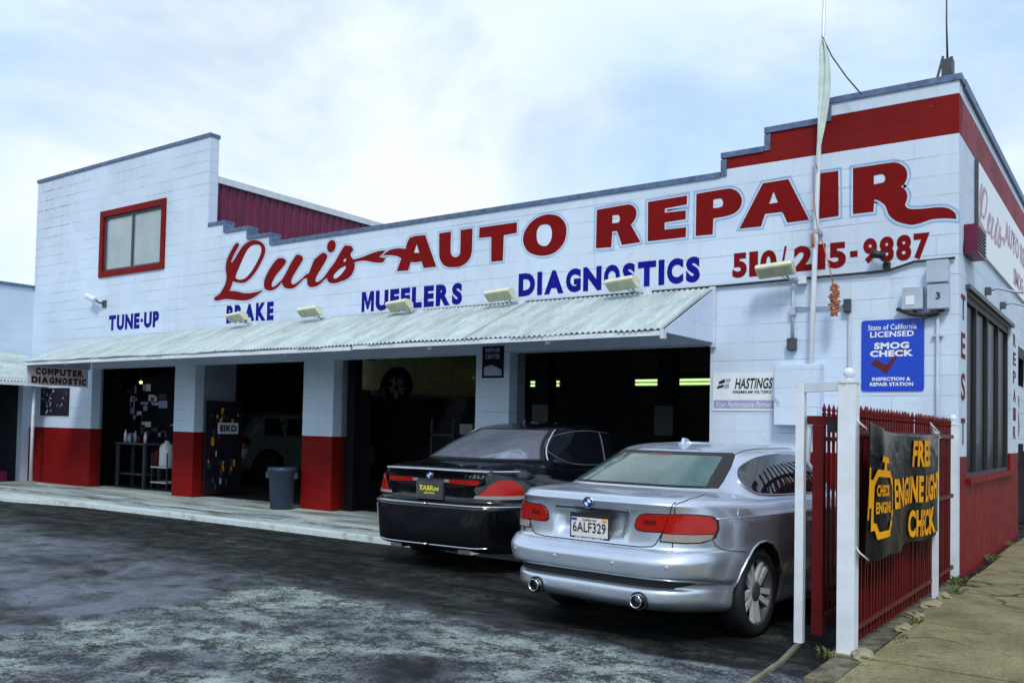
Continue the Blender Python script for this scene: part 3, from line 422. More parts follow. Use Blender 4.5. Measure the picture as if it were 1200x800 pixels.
def mat_sidewalk():
    m, t, b, N, L = newmat('tan_sidewalk_concrete'); co = objco(t)
    c = mixc(t, ramp(t, noise(t, co, 1.7, 8, .66), [(.38, 0), (.62, 1)]), (.30, .265, .145), (.18, .165, .09))
    c = mixc(t, ramp(t, noise(t, co, 30, 8, .75), [(.5, 0), (.62, .7)]), c, (.11, .10, .055))
    c = mixc(t, ramp(t, noise(t, co, 3.1, 6, .6, .8), [(.60, 0), (.68, .6)]), c, (.05, .06, .02))
    c = mixc(t, 1, c, ramp(t, noise(t, co, 85, 5, .7), [(.3, .6), (.7, 1.35)]), 'MULTIPLY'); c = mixc(t, ramp(t, noise(t, co, 7, 8, .7), [(.52, 0), (.66, .55)]), c, (.09, .085, .05))
    v = N('ShaderNodeTexVoronoi'); v.feature = 'DISTANCE_TO_EDGE'; v.inputs['Scale'].default_value = .42
    wv = N('ShaderNodeVectorMath'); wv.operation = 'ADD'; L(co, wv.inputs[0])
    nz = N('ShaderNodeTexNoise'); nz.inputs['Scale'].default_value = 1.8; nz.inputs['Detail'].default_value = 8; L(co, nz.inputs['Vector']); L(nz.outputs['Color'], wv.inputs[1]); L(wv.outputs[0], v.inputs['Vector'])
    ck = ramp(t, v.outputs['Distance'], [(.004, 1), (.014, 0)]); ck = math_(t, 'MULTIPLY', ck, ramp(t, noise(t, co, .9, 3), [(.4, .2), (.6, 1)]))
    c = mixc(t, ck, c, (.015, .015, .01))
    L(c, b.inputs['Base Color']); b.inputs['Roughness'].default_value = .85; b.inputs['Specular IOR Level'].default_value = .2
    bump(t, b, math_(t, 'SUBTRACT', noise(t, co, 60, 6), math_(t, 'MULTIPLY', ck, 3)), .5, .006)
    return m
g = MB(); g.poly([(-400, -400, -.022), (400, -400, -.022), (400, 400, -.022), (-400, 400, -.022)])
tag(g.build('ground', mat_asphalt()), kind='structure')
g = MB()                                    # shop apron and floor
bnd = [(-17.66, -2.75), (-15.5, -2.62), (-13.7, -2.42), (-12.2, -2.05), (-10, -1.98), (-8, -1.95), (-5.3, -1.97), (-2.0, -1.98), (-.45, -1.98), (-.45, 12), (-17.66, 12)]
g.prism([(x, y, -.05) for x, y in bnd], (0, 0, .105))
tag(g.build('pavement', mat_slab(), bev=.012), kind='structure')
g = MB(); g.poly([(-17.5, .45, .059), (-.5, .45, .059), (-.5, 9.0, .059), (-17.5, 9.0, .059)]); tag(g.build('floor', pm('shaded_shop_floor', (.02, .022, .024), .6, var=.5, scale=2)), kind='structure')  # dark sheet: the bays' shade is put into the floor colour
m_sw = mat_sidewalk()
ysl = [-14, -9.2, -7.4, -5.65, -4.25, -2.75, -1.15, .5, 2.3, 4.2, 6.2, 8.4, 14, 40]
g = MB()
for i, (a, b_) in enumerate(zip(ysl, ysl[1:])):          # poured bays with open joints between
    x0 = .10 + .02 * math.sin(i * 2.1); g.box(x0, 3.4, a + .008, b_ - .008, -.05, .03 + .004 * math.sin(i * 1.7))
tag(g.build('sidewalk', m_sw, bev=.008), kind='structure')
g = MB(); g.box(3.41, 3.56, -14, 40, -.05, .035); tag(g.build('kerb', M['stone'], bev=.015), kind='structure')
g = MB(); g.box(-.07, .09, -4.95, 0, -.05, .022); tag(g.build('fence_footing', pm('dirty_concrete', (.13, .12, .075), .9, var=.5, scale=7, bs=.8, bscale=25, dirt=((.03, .035, .015), 6, .9, .5))), kind='structure')
# broken concrete edge of the gutter by the gate
g = MB(); g.prism([(-.30, -5.6, -.03), (-.27, -5.6, -.03), (-.31, -4.5, -.03), (-.37, -3.95, -.03), (-.40, -3.97, -.03), (-.335, -4.55, -.03)], (0, 0, .03)); tag(g.build('gutter_edge', pm('gutter_lip', (.17, .16, .11), .9, var=.4)), kind='structure')

# added dark ridge, unseen behind the camera: it darkens what the cars and glass mirror
g = MB(); prev = None; random.seed(3)
for i in range(121):
    a = R(-205 + i * 230 / 120); rr = 46 + 3 * math.sin(i * .7); hh = 5.5 + 1.6 * math.sin(i * .31) + random.uniform(-.7, .7)
    q = [g.bm.verts.new((rr * math.cos(a), rr * math.sin(a) - 4, -.1)), g.bm.verts.new(((rr + .8) * math.cos(a), (rr + .8) * math.sin(a) - 4, hh * .7)), g.bm.verts.new(((rr + 4) * math.cos(a), (rr + 4) * math.sin(a) - 4, hh)), g.bm.verts.new(((rr + 14) * math.cos(a), (rr + 14) * math.sin(a) - 4, -.1))]
    if prev:
        for k in range(3): f = g.bm.faces.new((prev[k], q[k], q[k + 1], prev[k + 1])); f.smooth = True
    prev = q
tag(g.build('added_ridge', pm('dark_ridge', (.022, .032, .02), .9, var=.5, scale=.6)), kind='structure')
# ------------------------------------------------------------------ the repair shop
SHOP = thing('auto_repair_shop', 'long white and red block garage with open bays, corrugated awning and stepped roofline', 'building', (0, 0, 0))
AX, AZ = (1, 0, 0), (0, 0, 1)
def topz(x):
    for lim, z in ((-11.8, 6.55), (-11.33, 4.91), (-10.71, 4.74), (-10.13, 4.56), (-2.42, 4.40), (-1.92, 4.62), (-1.27, 4.83), (9, 5.03)):
        if x < lim: return z
def cellwall(name, hb, zb, solid, mi_of, to3, thick, mats):
    """slab of wall built from a grid of cells; only outer faces are made"""
    bm = bmesh.new(); V = {}
    def v(i, k, d):
        if (i, k, d) not in V: V[i, k, d] = bm.verts.new(to3(hb[i], zb[k], thick * d))
        return V[i, k, d]
    nh, nz = len(hb) - 1, len(zb) - 1
    S = lambda i, k: 0 <= i < nh and 0 <= k < nz and solid((hb[i] + hb[i + 1]) / 2, (zb[k] + zb[k + 1]) / 2)
    fs = []
    for i in range(nh):
        for k in range(nz):
            if not S(i, k): continue
            mi = mi_of((hb[i] + hb[i + 1]) / 2, (zb[k] + zb[k + 1]) / 2)
            qs = [((i, k, 0), (i + 1, k, 0), (i + 1, k + 1, 0), (i, k + 1, 0)), ((i + 1, k, 1), (i, k, 1), (i, k + 1, 1), (i + 1, k + 1, 1))]
            if not S(i - 1, k): qs.append(((i, k, 1), (i, k, 0), (i, k + 1, 0), (i, k + 1, 1)))
            if not S(i + 1, k): qs.append(((i + 1, k, 0), (i + 1, k, 1), (i + 1, k + 1, 1), (i + 1, k + 1, 0)))
            if not S(i, k - 1): qs.append(((i, k, 1), (i + 1, k, 1), (i + 1, k, 0), (i, k, 0)))
            if not S(i, k + 1): qs.append(((i, k + 1, 0), (i + 1, k + 1, 0), (i + 1, k + 1, 1), (i, k + 1, 1)))
            for q in qs:
                f = bm.faces.new([v(*a) for a in q]); f.material_index = mi; fs.append(f)
    bmesh.ops.recalc_face_normals(bm, faces=fs)
    me = bpy.data.meshes.new(name); bm.to_mesh(me); bm.free()
    for m in mats: me.materials.append(m)
    return link(bpy.data.objects.new(name, me), SHOP)
HEAD = 2.43
BAYS = [(-15.3, -12.61), (-12.02, -9.26), (-8.59, -5.87), (-5.32, -2.54)]
WIN = (-15.10, -13.10, 4.33, 5.48)
xb = sorted({-17.66, -15.3, -12.61, -12.02, -9.26, -8.59, -5.87, -5.32, -2.54, -11.8, -11.33, -10.71, -10.13, -2.42, -1.92, -1.27, 0, WIN[0], WIN[1]})
zb = sorted({-.08, 1.2192, HEAD, 4.40, 4.4704, 4.56, 4.62, 4.74, 4.83, 4.8768, 4.91, 5.03, 6.55, WIN[2], WIN[3]})
def fsolid(x, z):
    if z > topz(x): return False
    if z < HEAD and any(a < x < b for a, b in BAYS): return False
    if WIN[0] < x < WIN[1] and WIN[2] < z < WIN[3]: return False
    return True
def fmi(x, z): return 1 if z < 1.2192 or (4.4704 < z < 4.8768 and x > -2.42) else 0
front = cellwall('front_wall', xb, zb, fsolid, fmi, lambda h, z, d: (h, d, z), .2, [M['wall'], M['wallred']])
SW = (.52, 4.41, .985, 2.95); RC = (5.37, 8.3, 2.78)
yb = [.2, SW[0], SW[1], RC[0], RC[1], 12]; zb2 = [-.08, SW[2], 1.2192, RC[2], SW[3], 4.4704, 4.8768, 5.03]
def ssolid(y, z):
    if SW[0] < y < SW[1] and SW[2] < z < SW[3]: return False
    if RC[0] < y < RC[1] and z < RC[2]: return False
    return True
side = cellwall('side_wall', yb, zb2, ssolid, lambda y, z: 1 if z < 1.2192 else (2 if 4.4704 < z < 4.8768 else 0), lambda h, z, d: (-d, h, z), .2, [M['wall'], M['wallred'], M['sidered']])
# roof, back, upper storey, stubs between the bays
g = MB(); g.box(-11.8, -.2, .2, 12, 4.1, 4.2); g.box(-17.66, -11.9, .2, 12, 5.55, 5.65); g.build('roof', M['dkgrey'], SHOP)
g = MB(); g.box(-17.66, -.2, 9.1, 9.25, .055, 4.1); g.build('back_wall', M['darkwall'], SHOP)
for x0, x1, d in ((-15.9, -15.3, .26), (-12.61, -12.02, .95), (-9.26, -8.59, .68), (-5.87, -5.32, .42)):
    g = MB(); g.box(x0 + .01, x1 - .012, .201, d, 1.2192, HEAD + .6); g.box(x0 + .01, x1 - .012, .201, d, .055, 1.219, 1); g.build('pier', [M['jamb'], M['shadered']], SHOP)
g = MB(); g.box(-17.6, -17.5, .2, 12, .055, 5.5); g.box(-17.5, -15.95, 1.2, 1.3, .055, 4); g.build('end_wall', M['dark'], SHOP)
pts = []; n = 60
g = MB()
for i in range(n):                         # ribbed maroon cladding of the upper storey
    y = .2 + i * .2
    for k, (dy, dx) in enumerate(((0, 0), (.12, 0), (.14, .03), (.18, .03), (.2, 0))): pts.append((y + dy, dx))
vs = [(g.bm.verts.new((-11.88 + dx, y, 4.2)), g.bm.verts.new((-11.88 + dx, y, 5.74))) for y, dx in pts]
for a, b_ in zip(vs, vs[1:]): g.bm.faces.new((a[0], b_[0], b_[1], a[1]))
g.build('upper_cladding', M['purple'], SHOP)
g = MB(); g.box(-11.95, -11.81, .2, 12, 5.74, 5.86); g.build('eave_fascia', M['trim'], SHOP, bev=.006)
# coping along every step
g = MB(); segs = [(-17.66, -11.8, 6.55), (-11.8, -11.33, 4.91), (-11.33, -10.71, 4.74), (-10.71, -10.13, 4.56), (-10.13, -2.42, 4.40), (-2.42, -1.92, 4.62), (-1.92, -1.27, 4.83), (-1.27, 0, 5.03)]
for i, (a, b_, z) in enumerate(segs):
    zl = segs[i - 1][2] if i else -9; zr = segs[i + 1][2] if i < 7 else -9
    a2 = a - (.018 if zl < z else -.0) ; b2 = b_ + (.018 if zr < z and i < 7 else (.03 if i == 7 else 0))
    if zl > z: a2 = a + .020
    if zr > z: b2 = b_ - .020
    x = a2
    while x < b2 - .05:                     # lapped lengths of flashing
        e = min(x + 3.05, b2); g.box(x, e - .006, -.018 - .004 * random.random(), .216, z - .015 - .008 * random.random(), z + .045); x = e
for x, z0, z1 in ((-2.42, 4.45, 4.62), (-1.92, 4.67, 4.83), (-1.27, 4.88, 5.03)): g.box(x - .018, x + .05, -.016, .215, z0 - .06, z1 - .036)
for x, z0, z1 in ((-11.33, 4.79, 4.91), (-10.71, 4.61, 4.74), (-10.13, 4.45, 4.56)): g.box(x - .03, x + .018, -.016, .215, z0 - .05, z1 - .036)
g.build('coping', M['coping'], SHOP, bev=.006)
g = MB(); g.box(-.216, .03, .22, 12, 4.985, 5.08); g.build('coping', M['coping'], SHOP, bev=.006)
# the drip line / ledge with its cable at awning height
g = MB(); g.tube([(-15.3, -.02, 2.985), (-12, -.02, 3.035), (-8, -.025, 3.085), (-2.5, -.025, 3.105), (-.85, -.03, 3.125), (-.62, -.03, 3.135), (-.4, -.03, 3.20), (-.03, -.03, 3.205)], .014, 6)
g.build('wall_cable', M['cable'], SHOP)
# upstairs window
wn = MB()
for q in ((-15.17, -13.03, 5.46, 5.58), (-15.17, -13.03, 4.25, 4.36), (-15.17, -15.05, 4.36, 5.46), (-13.15, -13.03, 4.36, 5.46)): wn.box(q[0], q[1], -.035, .05, q[2], q[3])
wnd = wn.build('window', M['wallred'], SHOP, bev=.008)
g = MB(); g.box(-15.05, -15.0, .01, .07, 4.36, 5.46); g.box(-13.2, -13.15, .01, .07, 4.36, 5.46); g.box(-15.0, -13.2, .01, .07, 5.41, 5.46); g.box(-15.0, -13.2, .01, .07, 4.36, 4.40); g.box(-14.13, -14.08, .005, .065, 4.40, 5.41)
g.build('sash', M['dkgrey'], wnd)
for x0, x1 in ((-15.0, -14.13), (-14.08, -13.2)):
    g = MB(); g.box(x0, x1, .035, .045, 4.40, 5.41); g.build('pane', glass('pane_glass', (.34, .44, .48), .05, var=.15), wnd)
# side display window
g = MB(); y0, y1, z0, z1 = SW
for q in ((y0, y1, z1 - .09, z1), (y0, y1, z0, z0 + .05)): g.box(-.10, -.03, q[0], q[1], q[2], q[3])
for y in (y0, 1.42, 2.36, 3.36, y1 - .06): g.box(-.10, -.03, y, y + .06, z0 + .05, z1 - .09)
sw = g.build('shop_window', M['cable'], SHOP)
gl = glass('shop_glass', (.008, .010, .016), .3, ior=1.12, coat=0)
ys = [y0 + .06, 1.42, 1.48, 2.36, 2.42, 3.36, 3.42, y1 - .06]
for a, b_ in zip(ys[::2], ys[1::2]):
    g = MB(); g.box(-.075, -.065, a, b_, z0 + .05, z1 - .09); g.build('pane', gl, sw)
for ya, yb_, za, zb_ in ((1.55, 1.85, 1.75, 2.72), (2.50, 2.78, 1.55, 2.62), (3.5, 3.72, 1.9, 2.5), (1.6, 1.9, 1.35, 1.62), (2.55, 2.8, 1.2, 1.45)):
    g = MB(); g.box(-.064, -.060, ya, yb_, za, zb_); g.build('window_sticker', M['sticker'], sw)
g = MB(); g.box(-.03, .05, y0 - .05, y1 + .05, z0 - .05, z0 + .006); g.build('sill', M['wallred'], sw, bev=.006)
g = MB(); g.box(.003, .045, y0 - .1, y1 + .1, z1 + .002, z1 + .05); g.build('window_hood', M['dkgrey'], sw)
# awning
AW = thing('awning', None, None); AW.parent = SHOP; del_keys = [k for k in list(AW.keys())]
g = MB(); nx = 190 * 8; x0, x1 = -15.37, -2.49
def aw_z(x): return 2.985 + .11 * min(1, (x + 15.37) / 7.5) ** .7
prev = None
for i in range(nx + 1):
    x = x0 + (x1 - x0) * i / nx; ph = 2 * math.pi * i / 8; d = .011 * math.sin(ph); sag = .016 * math.sin(x * 1.9) + .012 * math.sin(x * 5.1) + .006 * math.sin(x * 13.7)
    col = [g.bm.verts.new((x, -.025, aw_z(x) + d)), g.bm.verts.new((x, -.75, (aw_z(x) + 2.47) / 2 + d + sag * .4)), g.bm.verts.new((x, -1.47 - .012 * math.sin(int(i / 52) * 2.3), 2.468 + d + sag * .35))]
    if prev:
        for k in range(2): f = g.bm.faces.new((prev[k], prev[k + 1], col[k + 1], col[k])); f.smooth = True
    prev = col
def mat_corr():
    m, t, b, N, L = newmat('aged_corrugated_roofing'); co = objco(t)
    mp = N('ShaderNodeMapping'); mp.inputs['Scale'].default_value = (3.5, .6, .6); L(co, mp.inputs[0])
    c = mixc(t, ramp(t, noise(t, mp.outputs[0], 2, 7, .65), [(.35, 0), (.65, 1)]), (.58, .68, .69), (.36, .44, .43))
    c = mixc(t, ramp(t, noise(t, co, 9, 8, .7), [(.58, 0), (.70, .8)]), c, (.22, .20, .15))
    c = mixc(t, ramp(t, noise(t, mp.outputs[0], 5, 8, .7), [(.55, 0), (.7, .7)]), c, (.30, .35, .36))
    sp = N('ShaderNodeSeparateXYZ'); L(co, sp.inputs[0])
    lap = math_(t, 'LESS_THAN', math_(t, 'FRACT', math_(t, 'MULTIPLY', sp.outputs[0], 1.19)), .014)
    c = mixc(t, math_(t, 'MULTIPLY', lap, .6), c, (.10, .12, .12))
    L(c, b.inputs['Base Color']); b.inputs['Roughness'].default_value = .5; b.inputs['Metallic'].default_value = .15; return m
M['corr'] = mat_corr()
g.build('corrugated_roof', M['corr'], AW)
g = MB(); g.box(-15.36, -6.9, -1.455, -1.415, 2.395, 2.448); g.build('fascia', M['white'], AW, bev=.004)
g = MB(); g.box(-6.86, -2.5, -1.458, -1.415, 2.405, 2.455); g.build('fascia', M['white'], AW, bev=.004)
for x in (-13.9, -11.6, -10.6, -8.2, -7.25, -5.6, -3.9):
    g = MB(); g.prism([(x - .03, -.0, 2.90), (x - .03, -.0, 2.98 - .05), (x - .03, -1.41, 2.40), (x - .03, -1.41, 2.37)], (.06, 0, 0)); g.build('rafter', M['trim'], AW)
g = MB(); g.prism([(-2.50, -.03, 3.075), (-2.50, -1.44, 2.455), (-2.50, -1.44, 2.44), (-2.50, -.03, 2.45)], (.012, 0, 0)); g.build('gable_panel', M['wall'], AW)
g = MB(); g.box(-2.53, -2.47, -.06, -.003, 2.40, 3.10); g.build('gable_post', M['trim'], AW)
g = MB(); g.box(-2.515, -2.475, -1.47, -1.40, 2.37, 2.47); g.build('fascia_end', M['trim'], AW)
g = MB(); g.prism([(-15.34, -.03, 2.96), (-15.34, -1.44, 2.44), (-15.34, -1.44, 2.40), (-15.34, -.03, 2.40)], (.02, 0, 0)); g.build('gable_panel', M['grey'], AW)
# painted lettering on the front
for k, lp in LET.items():
    sub = [lp] if k != 'script' else [lp[0:2], lp[2:5], [lp[5]]]
    for loops in sub:
        nm = 'painted_script' if k == 'script' else 'painted_letter'
        o = place(fill_mesh(loops), nm, (0, 0, 0), AX, AZ, M['letred'], front, .004)
        if k != 'script':
            d = .020 if k in ('A', 'U', 'T', 'O') else .019
            place(ring_mesh(loops[0], d, d + (.010 if k in ('A', 'U', 'T', 'O') else .017)), 'letter_outline', (0, 0, 0), AX, AZ, M['outline'], front, .003)
        else:
            place(ring_mesh(loops[0], .022, .030), 'letter_outline', (0, 0, 0), AX, AZ, M['outline'], front, .003)
for body, rc in (('TUNE-UP', (-14.78, -13.15, 3.165, 3.465)), ('BRAKE', (-11.215, -10.01, 3.125, 3.435)), ('MUFFLERS', (-8.04, -6.135, 3.138, 3.445)), ('DIAGNOSTICS', (-5.20, -2.677, 3.178, 3.486))):
    place(word_mesh(body, rc, .060, .11), 'painted_word', (0, 0, 0), AX, AZ, M['letblue'], front)
for body, rc in (('510', (-2.29, -1.79, 3.19, 3.475)), ('/', (-1.74, -1.68, 3.28, 3.50)), ('215', (-1.605, -1.06, 3.205, 3.485)), ('-', (-1.02, -.945, 3.31, 3.375)), ('9887', (-.89, -.26, 3.225, 3.495))):
    place(word_mesh(body, rc, .052, .09) if len(body) > 1 else text_mesh(body, rc, .04), 'painted_number', (0, 0, 0), AX, AZ, M['letred'], front)
SY = (0, 1, 0)
for i, ch in enumerate('TEST'): text('painted_letter', ch, (.14, .40, [2.61, 2.22, 1.79, 1.34][i], [2.87, 2.48, 2.07, 1.61][i]), (0, 0, 0), SY, AZ, M['letred'], side, .02)
for i, ch in enumerate('REPAIR'): text('painted_letter', ch, (4.72, 5.05, 2.72 - i * .26, 2.90 - i * .26), (0, 0, 0), SY, AZ, M['letred'], side, .02)
text('house_number', '647', (.24, .62, 3.27, 3.46), (0, 0, 0), SY, AZ, M['dkgrey'], side, .03)
# fluorescent side sign board on the side wall
g = MB(); g.box(.004, .03, 1.05, 7.6, 3.49, 4.45); pb = g.build('sign_board', M['signwhite'], SHOP, bev=.004)
g = MB(); g.box(.004, .04, 1.03, 1.05, 3.47, 4.46); g.build('board_edge', M['dkgrey'], pb)
def remap(loops, s, t0, z0):                # the shop's script again, smaller and faded
    return [[((x + 11.1) * s + t0, (z - 3.5) * s * .86 + z0) for x, z in lp] for lp in loops]
for loops in (LET['script'][0:2], LET['script'][2:5], [LET['script'][5]]): place(fill_mesh(remap(loops, .62, 1.3, 3.72)), 'painted_script', (.031, 0, 0), SY, AZ, M['faded'], pb, .002)
text('painted_word', 'AUTO REPAIR', (3.5, 7.2, 3.98, 4.28), (.031, 0, 0), SY, AZ, M['faded'], pb, .03, off=.002)
text('painted_word', 'SMOG CHECK', (4.5, 7.3, 3.56, 3.80), (.031, 0, 0), SY, AZ, M['faded'], pb, .03, off=.002)
# recessed entry past the side window
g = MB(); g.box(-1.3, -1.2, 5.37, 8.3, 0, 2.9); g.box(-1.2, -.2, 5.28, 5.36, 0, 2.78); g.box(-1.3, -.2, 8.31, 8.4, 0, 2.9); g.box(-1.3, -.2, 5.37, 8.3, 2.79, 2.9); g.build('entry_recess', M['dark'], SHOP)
g = MB(); g.box(-.14, -.09, 5.42, 7.6, 1.35, 2.25); eb = g.build('entry_board', M['wall'], SHOP)
text('painted_word', 'US', (5.55, 6.5, 1.45, 2.1), (-.09, 0, 0), SY, AZ, M['ink'], eb, .03)

# ------------------------------------------------------------------ the wing on the left
WING = thing('side_workshop', 'lower blue-grey block wing at far left with its own corrugated awning', 'building', (0, 0, 0))
g = MB(); g.box(-17.86, -17.66, -7, .0, 2.3, 4.22); g.box(-17.86, -17.66, -7, -6.4, -.05, 2.3); g.box(-17.86, -17.66, -.16, 0.0, -.05, 2.3); g.build('wall', M['wall'], WING)
g = MB(); g.box(-17.89, -17.62, -7, -.01, 4.22, 4.28); g.build('coping', M['coping'], WING)
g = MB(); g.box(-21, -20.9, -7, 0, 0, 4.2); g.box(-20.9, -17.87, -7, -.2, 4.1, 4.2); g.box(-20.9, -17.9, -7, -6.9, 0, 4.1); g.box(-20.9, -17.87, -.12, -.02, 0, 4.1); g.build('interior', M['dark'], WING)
g = MB(); prev = None
for i in range(90 * 6 + 1):
    y = -6.6 + 6.45 * i / 540; d = .013 * math.sin(2 * math.pi * i / 6)
    cl = [g.bm.verts.new((-17.64, y, 2.79 + d)), g.bm.verts.new((-16.72, y, 2.15 + d))]
    if prev: f = g.bm.faces.new((prev[0], cl[0], cl[1], prev[1])); f.smooth = True
    prev = cl
aw = g.build('awning', M['corr'], WING)
g = MB(); g.box(-16.76, -16.72, -6.6, -.15, 2.07, 2.14); g.build('fascia', M['white'], aw)
g = MB(); g.tube([(-16.9, -.34, .05), (-16.9, -.34, 2.2)], .035, 8); g.build('awning_post', M['trim'], aw)
g = MB(); g.box(-17.60, -17.56, -4, -.5, .06, .28); g.build('door_rail', M['purple'], WING)
# ------------------------------------------------------------------ signs
def sign_plate(name, label, rc, O, A, B, th, m, cat='sign', rnd=0):
    """flat sheet sign: its plate is the thing, lettering its parts"""
    O, A, B = Vector(O), Vector(A), Vector(B); Nn = A.cross(B).normalized(); a0, a1, b0, b1 = rc; pts = []
    if rnd:
        for cx, cy, s in ((a1 - rnd, b0 + rnd, -90), (a1 - rnd, b1 - rnd, 0), (a0 + rnd, b1 - rnd, 90), (a0 + rnd, b0 + rnd, 180)):
            for k in range(6): an = R(s + k * 18); pts.append((cx + rnd * math.cos(an), cy + rnd * math.sin(an)))
    else: pts = [(a0, b0), (a1, b0), (a1, b1), (a0, b1)]
    g = MB(); g.prism([O + A * x + B * y for x, y in pts], Nn * th); return tag(g.build(name, m), label, cat)
E0 = (0, -.006, 0)
s = sign_plate('smog_sign', 'bright blue rounded smog check licence sign with white lettering and dark tick', (-.90, -.307, 1.877, 2.622), E0, AX, AZ, .006, M['signblue'], rnd=.03)
F = (0, -.012, 0)
for body, rc, bd in (('State of California', (-.835, -.375, 2.515, 2.572), .012), ('LICENSED', (-.815, -.40, 2.44, 2.50), .03), ('SMOG', (-.775, -.445, 2.315, 2.385), .05), ('CHECK', (-.815, -.405, 2.235, 2.302), .05), ('INSPECTION &', (-.795, -.43, 1.985, 2.022), .04), ('REPAIR STATION', (-.815, -.405, 1.93, 1.968), .04)):
    text('sign_lettering', body, rc, F, AX, AZ, M['signwhite'], s, bd, off=.002)
place(fill_mesh([[(-.815, 2.165), (-.755, 2.21), (-.69, 2.165), (-.655, 2.15), (-.54, 2.30), (-.45, 2.36), (-.555, 2.235), (-.655, 2.055)]]), 'tick_mark', F, AX, AZ, M['inkred'], s, .0012)
s = sign_plate('filter_sign', 'white metal parts sign with black italic lettering over a lavender strip', (-2.50, -1.77, 1.665, 2.095), E0, AX, AZ, .006, M['signwhite'])
g = MB(); g.poly([(-2.49, -.0135, 1.69), (-1.78, -.0135, 1.69), (-1.78, -.0135, 1.785), (-2.49, -.0135, 1.785)]); g.build('lavender_strip', M['signlav'], s)
text('sign_lettering', 'HASTINGS', (-2.245, -1.815, 1.912, 2.035), F, AX, AZ, M['ink'], s, .03, .28, .002)
text('sign_lettering', 'PREMIUM FILTERS', (-2.27, -1.83, 1.86, 1.893), F, AX, AZ, M['ink'], s, .03, .25, .002)
text('sign_lettering', 'Your Performance Partner', (-2.455, -1.82, 1.705, 1.768), F, AX, AZ, M['signwhite'], s, .0, .3, .003)
for q, m in (([(-2.43, 2.0), (-2.36, 2.03), (-2.36, 1.985), (-2.43, 1.965)], 'ink'), ([(-2.455, 1.915), (-2.38, 1.93), (-2.365, 1.965), (-2.44, 1.95)], 'ink'), ([(-2.35, 2.03), (-2.29, 2.03), (-2.30, 1.995), (-2.35, 1.985)], 'signlav'), ([(-2.37, 1.915), (-2.31, 1.925), (-2.31, 1.975), (-2.36, 1.965)], 'signlav')):
    place(fill_mesh([q]), 'emblem', F, AX, AZ, M[m], s, .002)
PX = (-15.33, 0, 0); AYV = (0, 1, 0)
s = sign_plate('diagnostic_sign', 'old grey-white board lettered in dark red hanging under the end of the awning', (-1.36, -.09, 2.045, 2.405), PX, AYV, AZ, .03, M['signgrey'])
for body, rc in (('COMPUTER', (-1.20, -.20, 2.24, 2.375)), ('DIAGNOSTIC', (-1.28, -.13, 2.075, 2.205))): place(word_mesh(body, rc, .07, .1), 'sign_lettering', (-15.30, 0, 0), AYV, AZ, M['inkred'], s, .003)
s = sign_plate('repair_poster', 'small navy poster with pale lettering near the top of the last block pillar', (-5.765, -5.41, 2.09, 2.525), E0, AX, AZ, .004, M['navy'], 'poster')
for body, rc in (('REPAIR', (-5.71, -5.47, 2.44, 2.50)), ('CENTER', (-5.71, -5.47, 2.35, 2.415))): text('sign_lettering', body, rc, (0, -.0105, 0), AX, AZ, M['signlav'], s, .03, off=.001)
g = MB(); g.poly([(-5.73, -.0115, 2.12), (-5.44, -.0115, 2.12), (-5.44, -.0115, 2.2), (-5.60, -.0115, 2.27), (-5.73, -.0115, 2.24)]); g.build('picture', M['signlav'], s)
s = sign_plate('dark_poster', 'dark framed picture poster on the white wall below the hanging board', (-17.2, -16.1, 1.47, 2.05), E0, AX, AZ, .012, M['ink'], 'poster')
g = MB()
for i in range(26):
    x = random.uniform(-17.15, -16.2); z = random.uniform(1.5, 1.98); g.poly([(x, -.0195, z), (x + random.uniform(.02, .09), -.0195, z + .01), (x + random.uniform(.01, .06), -.0195, z + random.uniform(.03, .09))])
g.build('picture', M['signlav'], s)

# ------------------------------------------------------------------ floodlights over the awning
def make_flood():
    t = thing('floodlight', 'x', 'floodlight')
    g = MB()          # wedge housing, long axis along X, lens tilted down and outwards
    prof = [(0, .0), (0, .10), (-.06, .16), (-.20, .16), (-.24, .11), (-.10, .0)]
    g.prism([(-.23, y, z) for y, z in prof], (.46, 0, 0)); g.build('housing', M['cream'], t, bev=.012)
    g = MB(); g.prism([(-.20, -.108, -.004), (-.20, -.236, .098), (.20, -.236, .098), (.20, -.108, -.004)], (0, -.006, -.008)); g.build('lens', M['lens'], t)
    g = MB(); g.tube([(.10, -.02, .02), (.14, .03, -.05), (.26, .12, -.06)], .014, 8); g.tube([(.05, -.1, .005), (.10, -.05, -.04), (.2, .03, -.055)], .008, 6); g.build('arm', M['grey'], t)
    g = MB(); g.box(.22, .32, .09, .168, -.11, -.01); g.build('junction_box', M['white'], t, bev=.008)
    return t
FL = make_flood(); first = True
for x, z, ang, lb in ((-10.62, 3.10, -3, 'cream floodlight above the first letter of the leftmost short blue word over the awning'),
                      (-8.90, 3.09, 4, 'cream floodlight in the blank wall between the two left blue words'),
                      (-7.06, 3.07, -2, 'cream floodlight covering the middle of the blue mufflers lettering'),
                      (-5.33, 3.10, 3, 'cream floodlight just left of the longest blue word'),
                      (-3.54, 3.11, -4, 'cream floodlight overlapping the longest blue word near its end'),
                      (-1.72, 3.12, 2, 'large cream floodlight hanging over the red phone number right of the awning')):
    o = FL if first else copy_tree(FL); first = False
    o.scale = (.84, .84, .84); o.location = (x, -.17, z + .012); o.rotation_euler = (0, R(-4), R(ang)); o['label'] = lb; o['group'] = 'floodlights along the front wall'

